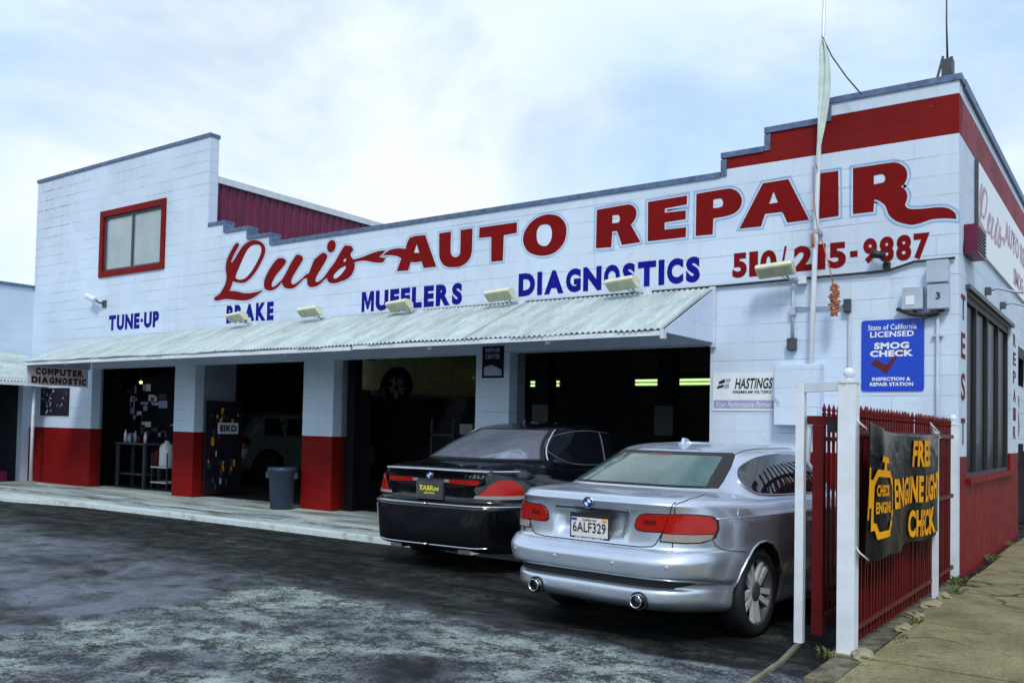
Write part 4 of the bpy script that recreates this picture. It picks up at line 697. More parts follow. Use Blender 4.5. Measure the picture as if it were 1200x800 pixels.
# ------------------------------------------------------------------ electrics on the end of the front wall
def ebox(name, label, x0, x1, z0, z1, d, m='grey', cat='electrical box', extra=None):
    t = thing(name, label, cat, ((x0 + x1) / 2, 0, z0)); cx = (x0 + x1) / 2
    g = MB(); g.box(x0 - cx, x1 - cx, -d, -.003, 0, z1 - z0); g.build('case', M[m], t, bev=.008)
    g = MB(); g.box(x0 - cx - .006, x1 - cx + .006, -d - .012, -d - .001, .01, z1 - z0 - .004); g.build('cover', M[m], t, bev=.004)
    return t
t = ebox('meter_box', 'pale grey meter box with a white card, left of the stacked boxes', -.49, -.31, 2.70, 2.93, .10)
g = MB(); g.box(-.06, .02, -.118, -.113, .05, .14); g.build('card', M['signwhite'], t)
ebox('junction_box', 'upper of two stacked grey electrical boxes beside the building corner', -.262, -.078, 2.955, 3.185, .12)
t = ebox('junction_box', 'lower of two stacked grey electrical boxes marked 3 beside the building corner', -.256, -.076, 2.69, 2.945, .11)
text('stencil', '3', (-.02, .02, .10, .17), (0, -.124, 0), AX, AZ, M['ink'], t, .02)
g = MB(); g.tube([(-.55, -.05, 2.72), (-.42, -.09, 2.66), (-.30, -.07, 2.64), (-.2, -.09, 2.66), (-.12, -.06, 2.69)], .02, 8); g.tube([(-.40, -.05, 2.70), (-.30, -.08, 2.61), (-.17, -.05, 2.65)], .014, 6)
tag(g.build('flex_conduit', M['cable']), 'dark flexible cable looping under the electrical boxes near the corner', 'cable')
g = MB(); g.tube([(-.182, -.03, 2.66), (-.182, -.03, .1)], .018, 8); g.box(-.23, -.135, -.045, -.003, 2.42, 2.44)
tag(g.build('conduit', M['grey']), 'straight grey pipe dropping from the stacked boxes beside the blue sign', 'pipe')
g = MB(); g.tube([(-1.60, -.03, 3.07), (-1.60, -.03, 2.46)], .016, 8); g.tube([(-1.59, -.03, 2.80), (-1.04, -.03, 2.79)], .013, 8); g.box(-1.63, -1.57, -.06, -.003, 2.72, 2.82)
tag(g.build('conduit', M['grey']), 'thin grey pipe below the large floodlight with a branch running right', 'pipe')
ebox('switch_box', 'small dark switch box at the foot of the pipe below the large floodlight', -1.643, -1.56, 2.33, 2.465, .07, 'dkgrey')
ebox('outlet_box', 'small grey outlet box at the right end of the thin branching pipe', -1.062, -1.003, 2.715, 2.858, .06, 'dkgrey')
g = MB(); g.tube([(-1.014, -.03, 2.71), (-1.014, -.03, .1)], .015, 8)
tag(g.build('conduit', M['grey']), 'long grey pipe dropping from the small outlet box behind the hanging rope', 'pipe')
t = thing('meter_cabinet', 'big pale blue-grey metal cabinet on the wall right of the white parts sign', 'cabinet', (-1.5, 0, 1.5))
g = MB(); g.box(-.26, .22, -.15, -.004, 0, .67); g.build('case', M['wall'], t, bev=.008)
g = MB(); g.box(-.25, .205, -.166, -.152, .012, .655); g.build('door', M['wall'], t, bev=.004)
g = MB(); g.tube([(-.24, -.172, .30), (-.21, -.19, .27), (-.19, -.19, .25)], .006, 6); g.build('hasp', M['grey'], t)
t = thing('horn_speaker', 'black spotlight clamped over the last digits of the phone number', 'spotlight', (-.68, 0, 3.19)); t.scale = (.72, .9, .72)
g = MB(); g.lathe([(.02, -.02), (.05, .0), (.055, .10), (.07, .16), (.06, .165)], Matrix.Translation((.02, -.12, .12)) @ Matrix.Rotation(R(-75), 4, 'Y'), 14); g.build('housing', M['black'], t)
g = MB(); g.tube([(.0, -.12, .12), (.03, -.07, .03), (.03, -.004, .0)], .018, 8); g.box(-.02, .08, -.03, -.003, -.05, .04); g.build('bracket', M['black'], t)
t = thing('security_camera', 'white bullet camera fixed to the tall wall below the red framed window', 'camera', (-15.1, 0, 3.75))
g = MB(); g.lathe([(.05, 0), (.06, .02), (.06, .30), (.045, .31)], Matrix.Translation((-.24, -.16, .14)) @ Matrix.Rotation(R(112), 4, 'Y'), 12); g.build('housing', M['white'], t)
g = MB(); g.tube([(-.02, -.16, .06), (.10, -.10, -.02), (.16, -.01, -.04)], .02, 8); g.box(.10, .22, -.03, -.003, -.11, .03); g.build('bracket', M['dkgrey'], t)
t = thing('alarm_bell_box', 'maroon louvred alarm box on the side wall just round the corner', 'alarm', (0, .3, 3.30))
g = MB(); g.box(.004, .13, 0, .55, 0, .30); g.build('case', M['purple'], t, bev=.008)
g = MB()
for i in range(7): g.box(.131, .14, .03, .52, .03 + i * .036, .045 + i * .036)
g.build('louvre', M['dkgrey'], t)
for i, (y, lb) in enumerate(((1.9, 'first bent lamp arm under the side sign board'), (3.3, 'second bent lamp arm under the side sign board'))):
    t = thing('sign_lamp', lb + ' on the right wall', 'lamp', (0, y, 3.12), 0, 'lamps under the side sign')
    g = MB(); g.box(.003, .06, -.05, .05, -.04, .04); g.build('base', M['dkgrey'], t)
    g = MB(); g.tube([(.04, 0, 0), (.12, .0, .03), (.30, .1, -.02), (.62, .2, -.02)], .014, 8); g.build('arm', M['grey'], t)
    g = MB(); g.lathe([(.03, 0), (.07, .12), (.06, .12)], Matrix.Translation((.62, .2, -.03)) @ Matrix.Rotation(R(200), 4, 'X'), 12); g.build('shade', M['white'], t)

# ------------------------------------------------------------------ flagpole, limp flag, rope, aerial
t = thing('flagpole', 'tall thin white flagpole leaning slightly in front of the stepped end wall', 'flagpole', (-1.44, -.12, 0))
def polep(z): return Vector((.0 + .0277 * z, 0, z))
g = MB(); g.tube([polep(.05), polep(3), polep(5.0), polep(7.6)], [.03, .028, .022, .016], 10); g.build('pole', M['pole'], t)
for z in (2.0, 3.6):
    g = MB(); p = polep(z); g.box(p.x - .045, p.x + .045, -.03, .117, z - .02, z + .02); g.build('bracket', M['grey'], t)
g = MB(); p = polep(5.6); g.tube([p + Vector((0, -.03, .12)), p + Vector((.10, -.03, -.12)), p + Vector((.25, -.03, -.38)), p + Vector((.40, -.04, -.60))], .008, 6)
tag(g.build('flag_stick', M['dkgrey'], None), 'thin dark stick slanting down from near the top of the flagpole', 'stick').location = t.location
g = MB(); rows = []
for i in range(25):
    f = i / 24; z = 5.72 - 1.42 * f; wd = .03 + .09 * math.sin(math.pi * min(1, f * 1.15)) ** .7 * (1 - .75 * f ** 2) ; row = []
    for k in range(9):
        u = k / 8; row.append(g.bm.verts.new(polep(z) + Vector((.02 - .035 + wd * u * (1 if f < .8 else .7), -.03 - .025 * math.sin(u * 9 + f * 5), -.05 * u))))
    rows.append(row)
for a, b_ in zip(rows, rows[1:]):
    for k in range(8): f = g.bm.faces.new((a[k], a[k + 1], b_[k + 1], b_[k])); f.smooth = True
fo = g.build('limp_flag', M['flag']); tag(fo, 'limp pale green flag wrapped down the upper flagpole', 'flag'); fo.location = t.location
md = fo.modifiers.new('s', 'SOLIDIFY'); md.thickness = .004
g = MB(); pts = [(-1.355, -.19, 4.3), (-1.34, -.2, 3.9), (-1.30, -.22, 3.62), (-1.24, -.23, 3.45), (-1.17, -.25, 3.2), (-1.12, -.26, 2.98)]
g.tube([Vector(p) for p in pts], .006, 5)
rp = []
for i in range(90):
    f = i / 89; a = i * 1.31; rr = (.02 + .042 * math.sin(math.pi * min(1, .12 + f * .8))) * random.uniform(.5, 1.1)
    rp.append((-1.11 + rr * math.cos(a), -.26 + rr * .8 * math.sin(a), 2.99 - .33 * f + random.uniform(-.035, .035)))
g.tube(rp, .0095, 5)
g.tube([(-1.36, -.19, 3.56), (-1.345, -.2, 3.42)], .02, 6)
tag(g.build('halyard_rope', M['oak']), 'brown rope knotted in a bundle hanging from the flagpole line', 'rope')
t = thing('roof_aerial', 'thin radio aerial on a small dark frame at the roof corner', 'aerial', (-.16, .16, 5.08))
g = MB(); g.prism([(-.07, -.08, 0), (-.05, -.08, 0), (.0, -.02, .26), (-.02, -.02, .26)], (0, .03, 0)); g.prism([(.08, -.08, 0), (.10, -.08, 0), (.08, -.02, .24), (.05, -.02, .24)], (0, .03, 0)); g.box(-.02, .08, -.04, .10, .0, .22); g.build('frame', M['dkgrey'], t)
g = MB(); g.tube([(.03, .0, .18), (.02, 0, .6), (.02, .0, 1.6)], [.012, .009, .005], 6); g.build('mast', M['dkgrey'], t)

# ------------------------------------------------------------------ fence, gate, banner
t = thing('iron_fence', 'dark red iron picket fence with spear tips between the two white posts', 'fence', (0, -4.05, 0), 0)
def picket_bm(x, y, z0, z1):
    g = MB(); g.box(x - .009, x + .009, y - .009, y + .009, z0, z1 - .09)
    g.lathe([(.009, z1 - .09), (.017, z1 - .075), (.009, z1 - .06), (.016, z1 - .045), (.002, z1)], Matrix.Translation((x, y, 0)), 6); return g
pk = picket_bm(0, 0, .08, 1.60).build('picket', M['redmetal'], t); ns = 40
for i in range(1, ns): c = pk.copy(); COL.objects.link(c); c.parent = t; c.location = (random.uniform(-.003, .003), i * 3.62 / ns, random.uniform(-.006, .004)); c.rotation_euler = (random.uniform(-.004, .004), random.uniform(-.003, .003), random.uniform(-.1, .1))
pk.location = (0, .0, 0)
for z in (.16, .84, 1.40):
    g = MB(); g.box(-.016, .016, -.02, 3.66, z, z + .035); g.build('rail', M['redmetal'], t)
g = MB(); g.box(-.021, -.018, -.0, 3.64, .12, 1.38); g.build('backing_sheet', pm('rusty_red_sheet', (.035, .003, .004), .8, var=.5, scale=5, spec=.1), t)
def post(label, x, y, s, h, ball=True):
    t = thing('fence_post', label, 'post', (x, y, 0))
    g = MB(); g.box(-s / 2, s / 2, -s / 2, s / 2, .0, h); g.build('shaft', M['white'], t, bev=.004)
    g = MB(); g.box(-s / 2 - .006, s / 2 + .006, -s / 2 - .006, s / 2 + .006, h + .001, h + .018)
    if ball: g.lathe([(s * .3, h + .018), (s * .18, h + .03), (s * .18, h + .035)], Matrix.Identity(4), 14); g.sphere((0, 0, h + .066), .036)
    g.build('finial', M['white'], t)
    g = MB(); g.box(-s / 2 - .03, s / 2 + .03, -s / 2 - .03, s / 2 + .03, .0, .028); g.build('base_plate', M['stone'], t)
post('thick white square post with ball finial nearest the camera at the gate', -.03, -4.15, .105, 1.735)
post('white square post with ball finial against the building corner', -.01, -.26, .10, 1.53)
post('thin white post without finial standing below the middle of the banner', .035, -1.47, .045, 1.44, False)
t = thing('gate_frame', 'slim white upright joined by a top bar to the nearest post', 'gate frame', (-.385, -3.94, 0))
g = MB(); g.box(-.028, .028, -.028, .028, 0, 1.75); g.build('upright', M['white'], t, bev=.003)
g = MB(); g.prism([(.03, -.028, 1.69), (.03, .028, 1.69), (.03, .028, 1.748), (.03, -.028, 1.748)], (.27, -.18, 0)); g.build('top_bar', M['white'], t)
t = thing('folded_gate', 'red picket gate swung back behind the fence with a thick red stile', 'gate', (-.27, -3.92, 0), R(.8))
g = MB(); g.box(-.035, .035, -.035, .035, .07, 1.47); g.build('stile', M['redmetal'], t, bev=.004)
g = MB(); g.box(-.075, .13, -.03, .035, 1.471, 1.53); g.build('latch_rail', M['redmetal'], t, bev=.004)
g = MB(); g.box(.06, .14, -.05, .02, 1.42, 1.50); g.build('lock_box', M['black'], t, bev=.006)
pk2 = picket_bm(0, .12, .10, 1.62).build('picket', M['redmetal'], t)
for i in range(1, 26): c = pk2.copy(); COL.objects.link(c); c.parent = t; c.location = (0, i * .128, 0)
for z in (.15, 1.36):
    g = MB(); g.box(-.014, .014, .04, 3.4, z, z + .03); g.build('rail', M['redmetal'], t)
# banner
t = thing('banner', 'black vinyl banner with yellow engine light lettering tied across the red fence', 'banner', (.06, -4.02, 0))
Y0, Y1, Z0, Z1 = -.14, 2.46, .60, 1.44
def bw(y, z):
    f = (z - Z0) / (Z1 - Z0); return .025 + .016 * math.sin(y * 4.1 + f * 1.3) + .010 * math.sin(y * 9.7 - f * 3) * (1.2 - f) + .012 * (1 - f) * math.sin(y * 2.3 + 1) + .03 * math.exp(-((y - .1) / .12) ** 2 - ((f - .9) / .25) ** 2)
def bz(y, z):
    f = (z - Z0) / (Z1 - Z0); return z - .02 * f * math.sin(math.pi * y / 2.74) + (1 - f) * (.012 * math.sin(y * 6)) + f * .03 * (abs(y / 1.37 - 1) ** 6)
def vinyl():
    m, t_, b, N, L = newmat('black_vinyl'); co = objco(t_)
    L(mixc(t_, ramp(t_, noise(t_, co, 5, 6), [(.4, 0), (.7, 1)]), (.002, .0025, .003), (.007, .008, .010)), b.inputs['Base Color'])
    b.inputs['Roughness'].default_value = .28; b.inputs['Specular IOR Level'].default_value = .06; bump(t_, b, noise(t_, co, 3.5, 3, .5, .6), .3, .05); return m
VN = vinyl()
g = MB(); ny, nz = 220, 60
V = [[g.bm.verts.new((bw(Y0 + (Y1 - Y0) * i / ny, Z0 + (Z1 - Z0) * k / nz), Y0 + (Y1 - Y0) * i / ny, bz(Y0 + (Y1 - Y0) * i / ny, Z0 + (Z1 - Z0) * k / nz))) for k in range(nz + 1)] for i in range(ny + 1)]
for i in range(ny):
    for k in range(nz): f = g.bm.faces.new((V[i][k], V[i + 1][k], V[i + 1][k + 1], V[i][k + 1])); f.smooth = True
cl = g.build('cloth', VN, t); md = cl.modifiers.new('s', 'SOLIDIFY'); md.thickness = .003; md.offset = -1
def on_banner(me, name, m):                # lay a flat (y, z) mesh on the rippling cloth
    bm = bmesh.new(); bm.from_mesh(me)
    for ax, lo, hi, st in ((0, Y0, Y1, .05), (1, Z0, Z1, .06)):
        q = lo
        while q < hi:
            no = Vector((1, 0, 0)) if ax == 0 else Vector((0, 1, 0)); bmesh.ops.bisect_plane(bm, geom=bm.verts[:] + bm.edges[:] + bm.faces[:], plane_co=no * q, plane_no=no); q += st
    for v in bm.verts: y, z = v.co.x, v.co.y; v.co = Vector((bw(y, z) + .009, y, bz(y, z)))
    bm.to_mesh(me); bm.free(); me.materials.clear(); me.materials.append(m)
    for p in me.polygons: p.material_index = 0
    return link(bpy.data.objects.new(name, me), t)
for body, rc, bd in (('FREE', (1.27, 1.92, 1.19, 1.395), .04), ('ENGINE LIGHT', (.66, 2.43, .905, 1.12), .04), ('CHECK', (1.24, 2.08, .635, .85), .04), ('CHECK', (.03, .33, 1.0, 1.075), .035), ('ENGINE', (.02, .36, .89, .965), .035)):
    on_banner(text_mesh(body, rc, bd), 'banner_lettering', M['yellow'])
eng_o = [(.27, .86), (.30, .86), (.30, .93), (.35, .93), (.35, .79), (.42, .79), (.46, .73), (.74, .73), (.79, .79), (.86, .79), (.86, .86), (.93, .86), (.93, 1.12), (.86, 1.12), (.80, 1.17), (.68, 1.17), (.68, 1.22), (.76, 1.22), (.76, 1.26), (.50, 1.26), (.50, 1.22), (.58, 1.22), (.58, 1.17), (.44, 1.17), (.36, 1.10), (.30, 1.10), (.30, 1.17), (.27, 1.17)]
eng_o = [(a - .42, b_) for a, b_ in eng_o]
eng_i = [(.395, .84), (.45, .83), (.49, .775), (.71, .775), (.76, .835), (.82, .835), (.82, .90), (.885, .90), (.885, 1.075), (.84, 1.075), (.78, 1.125), (.46, 1.125), (.395, 1.06)]
eng_i = [(a - .42, b_) for a, b_ in eng_i]
on_banner(fill_mesh([eng_o, eng_i]), 'engine_symbol', M['yellow'])
for y, z, dx in ((-.10, 1.43, -.05), (2.42, 1.44, .0), (2.44, 1.40, .03), (-.12, .62, -.03)):
    g = MB(); g.tube([(.03, y, z), (-.01, y - .03 + dx, z + .05), (-.05, y + .02 + dx, z + .09), (-.03, y + .05 + dx, z + .01)], .006, 5); g.build('tie', M['paper'], t)
# lumps of broken concrete and weeds along the footing
def stone(x, y, s, lb):
    g = MB(); bmesh.ops.create_icosphere(g.bm, subdivisions=3, radius=1)
    k = random.random() * 9
    for v in g.bm.verts:
        d = 1 + .22 * math.sin(v.co.x * 3 + k) * math.cos(v.co.y * 4 + k * 2) + .12 * math.sin(v.co.z * 7 + v.co.x * 5 + k)
        d += .16 * mnoise.noise(v.co * 1.7 + Vector((k, k, 0))) + .05 * mnoise.noise(v.co * 5 + Vector((0, k, 0)))
        v.co = Vector((v.co.x * s * d * .75, v.co.y * s * d * 1.25, max(-.01, min(v.co.z * s * d * .5, .03 + .015 * math.sin(k)))))
    o = g.build('stone', M['stone']); o.location = (x, y, .032); o.rotation_euler = (0, 0, random.uniform(-.5, .5)); tag(o, lb, 'stone', 'lumps of broken concrete along the fence')
for a in ((.075, -4.20, .085, 'pale concrete lump at the foot of the thick near post'), (.07, -2.55, .08, 'large pale concrete lump under the left half of the banner'), (.085, -1.92, .085, 'pale concrete lump left of the thin white post'), (.075, -1.40, .09, 'flat pale concrete lump right at the thin white post'), (.10, -3.1, .06, 'small concrete lump where the fence footing is most broken'), (.45, 2.5, .09, 'pale concrete lump on the sidewalk by the red side wall')): stone(*a)
def weed(x, y, s, n, lb):
    s *= .7
    g = MB()
    for i in range(n):
        a = random.uniform(0, 6.28); l = s * random.uniform(.5, 1.2); tl = random.uniform(.3, 1.1); wd = l * .10
        b0 = Vector((x + random.uniform(-.05, .05), y + random.uniform(-.12, .12), .02)); d = Vector((math.cos(a) * tl, math.sin(a) * tl, 1)).normalized(); sd_ = d.orthogonal().normalized() * wd
        m_ = b0 + d * l * .6; e = b0 + d * l + Vector((math.cos(a), math.sin(a), -.4)) * l * .25
        g.poly([b0 - sd_ * .4, b0 + sd_ * .4, m_ + sd_, m_ - sd_]); g.poly([m_ - sd_, m_ + sd_, e])
    tag(g.build('weed', M['leaf']), lb, 'weed', 'weeds along the fence and wall')
for a in ((.06, -.42, .14, 60, 'green weed tuft at the foot of the post by the building corner'), (.12, -1.0, .10, 34, 'low weeds between the thin post and the corner post'), (.13, -2.75, .08, 28, 'sparse weeds in the joint below the banner'), (-.12, -4.3, .07, 40, 'mossy weeds beside the nearest white post'), (.16, -3.55, .06, 26, 'tiny weeds in the sidewalk joint near the camera'), (.06, 1.9, .12, 44, 'weeds at the foot of the red side wall'), (.05, 3.9, .10, 30, 'weeds farther along the foot of the red side wall')): weed(*a)

# ------------------------------------------------------------------ things in and around the bays
t = thing('trash_can', 'grey-blue plastic trash can with rim and side handles before the red pillar', 'trash can', (-9.37, -.30, .055)); t.scale = (.9, .9, .97)
g = MB(); g.lathe([(.185, 0), (.20, .01), (.235, .60), (.262, .61), (.265, .67), (.25, .675), (.228, .60), (.18, .03)], Matrix.Identity(4), 32); g.build('body', M['binblue'], t)
for a in (R(-60), R(120)):
    g = MB(); g.box(-.06, .06, .225, .285, .50, .60, M=Matrix.Rotation(a, 4, 'Z')); g.build('handle', M['binblue'], t, bev=.012)
t = thing('tool_rack', 'dark pegboard crowded with small tools behind the second pillar', 'rack', (-11.98, .22, .055))
g = MB(); g.box(0, .03, 0, .85, .05, 1.74); g.build('board', M['ink'], t)
for i in range(46):
    g = MB(); y = random.uniform(.04, .8); z = random.uniform(.1, 1.55); h_ = random.uniform(.04, .16); g.box(.032, .05, y, y + random.uniform(.012, .05), z, z + h_)
    g.build('tool', M[random.choice(['dkgrey', 'grey', 'redmetal', 'dkgrey', 'ink', 'yellow', 'navy', 'dkgrey'])], t)
s = sign_plate('tool_sign', 'white rectangular sign with a bold black brand word on the tool rack', (.46, .93, 1.195, 1.40), (-11.92, 0, 0), AYV, AZ, .012, M['signwhite'])
text('sign_lettering', 'EIKO', (.50, .89, 1.235, 1.36), (-11.908, 0, 0), AYV, AZ, M['ink'], s, .06, off=.003)
t = thing('utility_cart', 'dark cart carrying a white drum and a red can inside the first bay', 'cart', (-13.95, .9, .055))
for z in (.12, .42):
    g = MB(); g.box(-.3, .22, -.2, .2, z, z + .025); g.build('shelf', M['signgrey'], t)
for x in (-.29, .2):
    for y in (-.19, .18): g = MB(); g.box(x, x + .02, y, y + .02, 0, .72); g.build('leg', M['dkgrey'], t)
g = MB(); g.lathe([(.13, .446), (.15, .46), (.15, .80), (.12, .88), (.05, .92), (.05, .96)], Matrix.Translation((-.05, 0, 0)), 20); tag(g.build('drum', M['signwhite']), 'white plastic drum standing on the dark cart in the first bay', 'drum').location = t.location
g = MB(); g.lathe([(.06, .446), (.06, .70), (.03, .74), (.03, .77)], Matrix.Translation((-.22, -.12, 0)), 14); tag(g.build('oil_can', M['redmetal']), 'red can standing beside the white drum on the cart', 'can').location = t.location
t = thing('notice_board', 'dim wall of pinned notices and stickers inside the first bay', 'notice board', (-15.9, 1.12, .055))
g = MB(); g.box(0, 2.5, 0, .05, 0, 2.3); g.build('board', M['navy'], t)
for i in range(34):
    x = random.uniform(.1, 2.1); z = random.uniform(1.0, 2.1); wd = random.uniform(.06, .34); hh = random.uniform(.05, .22); g = MB(); g.box(x, x + wd, -.008, -.001, z, z + hh)
    g.build('notice', M[random.choice(['paper', 'signlav', 'dkgrey', 'navy', 'signlav', 'dkgrey', 'grey'])], t)
t = thing('workbench', 'cluttered dark workbench at the left inside the first bay', 'workbench', (-15.25, .72, .055))
g = MB(); g.box(0, 1.0, -.18, .25, .86, .90); g.build('top', M['dkgrey'], t)
for x in (.02, .93):
    for y in (-.16, .2): g = MB(); g.box(x, x + .05, y, y + .05, 0, .86); g.build('leg', M['dkgrey'], t)
g = MB(); g.box(.1, .9, -.1, .2, .25, .28); g.build('shelf', M['dkgrey'], t)
BT = None
for i, (x, hh, m_, lb) in enumerate(((.12, .26, 'signwhite', 'tall white bottle at the left end of the workbench'), (.27, .18, 'grey', 'short grey bottle second on the workbench'), (.46, .24, 'signlav', 'lavender bottle in the middle of the workbench'), (.60, .15, 'redmetal', 'small red bottle on the workbench'), (.80, .22, 'signwhite', 'white bottle at the right end of the workbench'))):
    g = MB(); r_ = .035 + .01 * (i % 2); g.lathe([(r_, 0), (r_, hh * .65), (r_ * .4, hh * .85), (r_ * .4, hh)], Matrix.Identity(4), 12)
    tag(g.build('bottle', M[m_]), lb, 'bottle', 'bottles on the workbench').location = (-15.25 + x, .70, .956)
t = thing('hanging_bulb', 'small warm bulb glowing high inside the first bay', 'bulb', (-15.1, 1.0, 2.2))
g = MB(); g.tube([(0, 0, .05), (0, 0, 1.9)], .006, 5); g.build('cord', M['cable'], t)
g = MB(); g.sphere((0, 0, 0), .035); g.build('globe', M['bulb'], t)
# fluorescent battens on the back wall of the last bay
for i, (x0_, x1_, lb) in enumerate(((-10.5, -9.67, 'leftmost green-white fluorescent light deep in the last bay'), (-7.72, -7.16, 'middle green-white fluorescent light deep in the last bay'), (-6.78, -5.6, 'rightmost green-white fluorescent light deep in the last bay'))):
    t = thing('fluorescent_light', lb, 'ceiling light', ((x0_ + x1_) / 2, 8.9, 2.52), 0, 'fluorescent lights in the last bay'); h_ = (x1_ - x0_) / 2
    g = MB(); g.box(-h_, h_, .02, .19, -.08, .08); g.build('batten', M['grey'], t)
    for z in (-.04, .045): g = MB(); g.tube([(-h_ + .02, 0, z), (h_ - .02, 0, z)], .019, 8); g.build('tube', M['tube'], t)
def lift_post(x, y, lb):
    t = thing('lift_post', lb, 'vehicle lift', (x, y, .055), 0, 'vehicle lift posts')
    g = MB(); g.box(-.12, .12, -.14, .14, .03, 3.4); g.build('column', M['navy'], t, bev=.01)
    g = MB(); g.box(-.22, .22, -.25, .25, 0, .03); g.build('base', M['navy'], t)
    g = MB(); g.box(-.15, .15, -.17, .17, 1.3, 1.75); g.build('carriage', M['dkgrey'], t, bev=.008)
    return t
lift_post(-4.35, 3.0, 'dark blue vehicle lift post standing in the last bay'); lift_post(-6.3, 2.6, 'dark blue vehicle lift post beside the last pillar inside the third bay')
t = thing('steel_post', 'dark navy steel post standing against the pillar at the left of the third bay', 'post', (-8.47, .36, .055))
g = MB(); g.box(-.075, .075, -.08, .08, 0, 2.9); g.build('column', M['navy'], t, bev=.006)
g = MB(); g.box(-.11, .11, -.12, .12, 0, .02); g.build('base_plate', M['navy'], t)
t = thing('dark_gap_panel', 'black steel locker filling the dark gap beside the third pillar', 'locker', (-8.55, .46, .055))  # thin black slab added where the pier side is dark
g = MB(); g.box(-.02, .06, .0, .32, 0, 1.92); g.build('case', M['ink'], t, bev=.005)
g = MB(); g.box(.062, .068, .01, .31, .05, 1.88); g.build('door', M['ink'], t)
# shelves and clutter deep in the third bay
t = thing('parts_shelf', 'dark shelving with loose metal parts under the raised vehicle', 'shelf', (-8.35, 2.2, .055))
for z in (.3, .75, 1.2): g = MB(); g.box(0, .5, 0, 2.4, z, z + .03); g.build('shelf', M['dkgrey'], t)
for x in (0, .47):
    for y in (0, 2.37): g = MB(); g.box(x, x + .03, y, y + .03, 0, 1.5); g.build('leg', M['dkgrey'], t)
for i in range(24):
    y = random.uniform(.05, 2.2); z = random.choice((.33, .78, 1.23)); g = MB(); g.box(.1, .1 + random.uniform(.08, .3), y, y + random.uniform(.05, .2), z, z + random.uniform(.05, .25)); g.build('part', M[random.choice(['grey', 'dkgrey', 'chrome', 'dkgrey', 'paper'])], t, bev=.005)
# ------------------------------------------------------------------ vehicles: body lofted from plan outlines, details laid on it
def pchip(ys, sub):
    n = len(ys); d = [ys[i + 1] - ys[i] for i in range(n - 1)]; m = [0] * n; m[0] = d[0]; m[-1] = d[-1]
    for i in range(1, n - 1): m[i] = 0 if d[i - 1] * d[i] <= 0 else 2 * d[i - 1] * d[i] / (d[i - 1] + d[i])
    out = []
    for i in range(n - 1):
        for k in range(sub):
            t = k / sub; out.append((2 * t**3 - 3 * t * t + 1) * ys[i] + (t**3 - 2 * t * t + t) * m[i] + (3 * t * t - 2 * t**3) * ys[i + 1] + (t**3 - t * t) * m[i + 1])
    return out + [ys[-1]]
def chaikin(pts, closed, it=2):
    for _ in range(it):
        out = [] if closed else [pts[0]]; n = len(pts)
        for i in range(n if closed else n - 1):
            a, b_ = Vector(pts[i]), Vector(pts[(i + 1) % n]); out += [tuple(a.lerp(b_, .25)), tuple(a.lerp(b_, .75))]
        if not closed: out.append(pts[-1])
        pts = out
    return pts
def sstep(t): t = max(0, min(1, t)); return t * t * (3 - 2 * t)
def loft(levels, ym, yA, yB, sub=3, nR=84, nF=44, crown=.015, post=None):
    cols = [pchip(list(c), sub) for c in zip(*levels)]; bm = bmesh.new(); rings = []
    def arc(pts, n):
        s = [0]
        for a, b_ in zip(pts, pts[1:]): s.append(s[-1] + math.dist(a, b_))
        out = []; j = 0
        for i in range(n + 1):
            t = s[-1] * i / n
            while j < len(s) - 2 and s[j + 1] < t: j += 1
            f = (t - s[j]) / max(s[j + 1] - s[j], 1e-9); out.append((pts[j][0] + (pts[j + 1][0] - pts[j][0]) * f, pts[j][1] + (pts[j + 1][1] - pts[j][1]) * f))
        return out
    for yr, yf, w_, nr, nf, zr, zm, zf in zip(*cols):
        q = [i / 160 * math.pi / 2 for i in range(161)]
        A = [(w_ * math.sin(a) ** (2 / nr), ym - (ym - yr) * max(math.cos(a), 0) ** (2 / nr)) for a in q]
        B = [(w_ * max(math.cos(a), 0) ** (2 / nf), ym + (yf - ym) * math.sin(a) ** (2 / nf)) for a in q]
        P = arc(A, nR)[:-1] + arc(B, nF)
        def z(y): return zr + (zm - zr) * sstep((y - yr) / max(yA - yr, .1)) if y < yA else (zm if y < yB else zm + (zf - zm) * sstep((y - yB) / max(yf - yB, .1)))
        rt_ = []
        for x, y in P:
            v = Vector((x, y, z(y)))
            if post: v = post(v)
            rt_.append(v)
        rt_[0].x = 0; rt_[-1].x = 0
        lf = [Vector((-v.x, v.y, v.z)) for v in rt_[1:-1]][::-1]
        rings.append([bm.verts.new(v) for v in rt_ + lf])
    n = len(rings[0]); h = nR + nF
    for a, b_ in zip(rings, rings[1:]):
        for k in range(n): bm.faces.new((a[k], a[(k + 1) % n], b_[(k + 1) % n], b_[k]))
    for ring, cr in ((rings[0], 0), (rings[-1], crown)):
        prev = None
        for i in range(1, h):
            a, b_ = ring[i], ring[n - i]; row = [a]
            for k in range(1, 8):
                t = k / 8; p = a.co.lerp(b_.co, t); p.z += cr * (1 - (2 * t - 1) ** 2) * min(1, i / 12, (h - i) / 12); row.append(bm.verts.new(p))
            row.append(b_)
            if prev:
                for k in range(8): bm.faces.new((prev[k], prev[k + 1], row[k + 1], row[k]))
            else:
                for k in range(8): bm.faces.new((row[k], row[k + 1], ring[0])) if k in (0, 7) or True else None
            prev = row
        for k in range(8): bm.faces.new((prev[k + 1], prev[k], ring[h]))
    bmesh.ops.recalc_face_normals(bm, faces=bm.faces)
    for f in bm.faces: f.smooth = True
    return bm

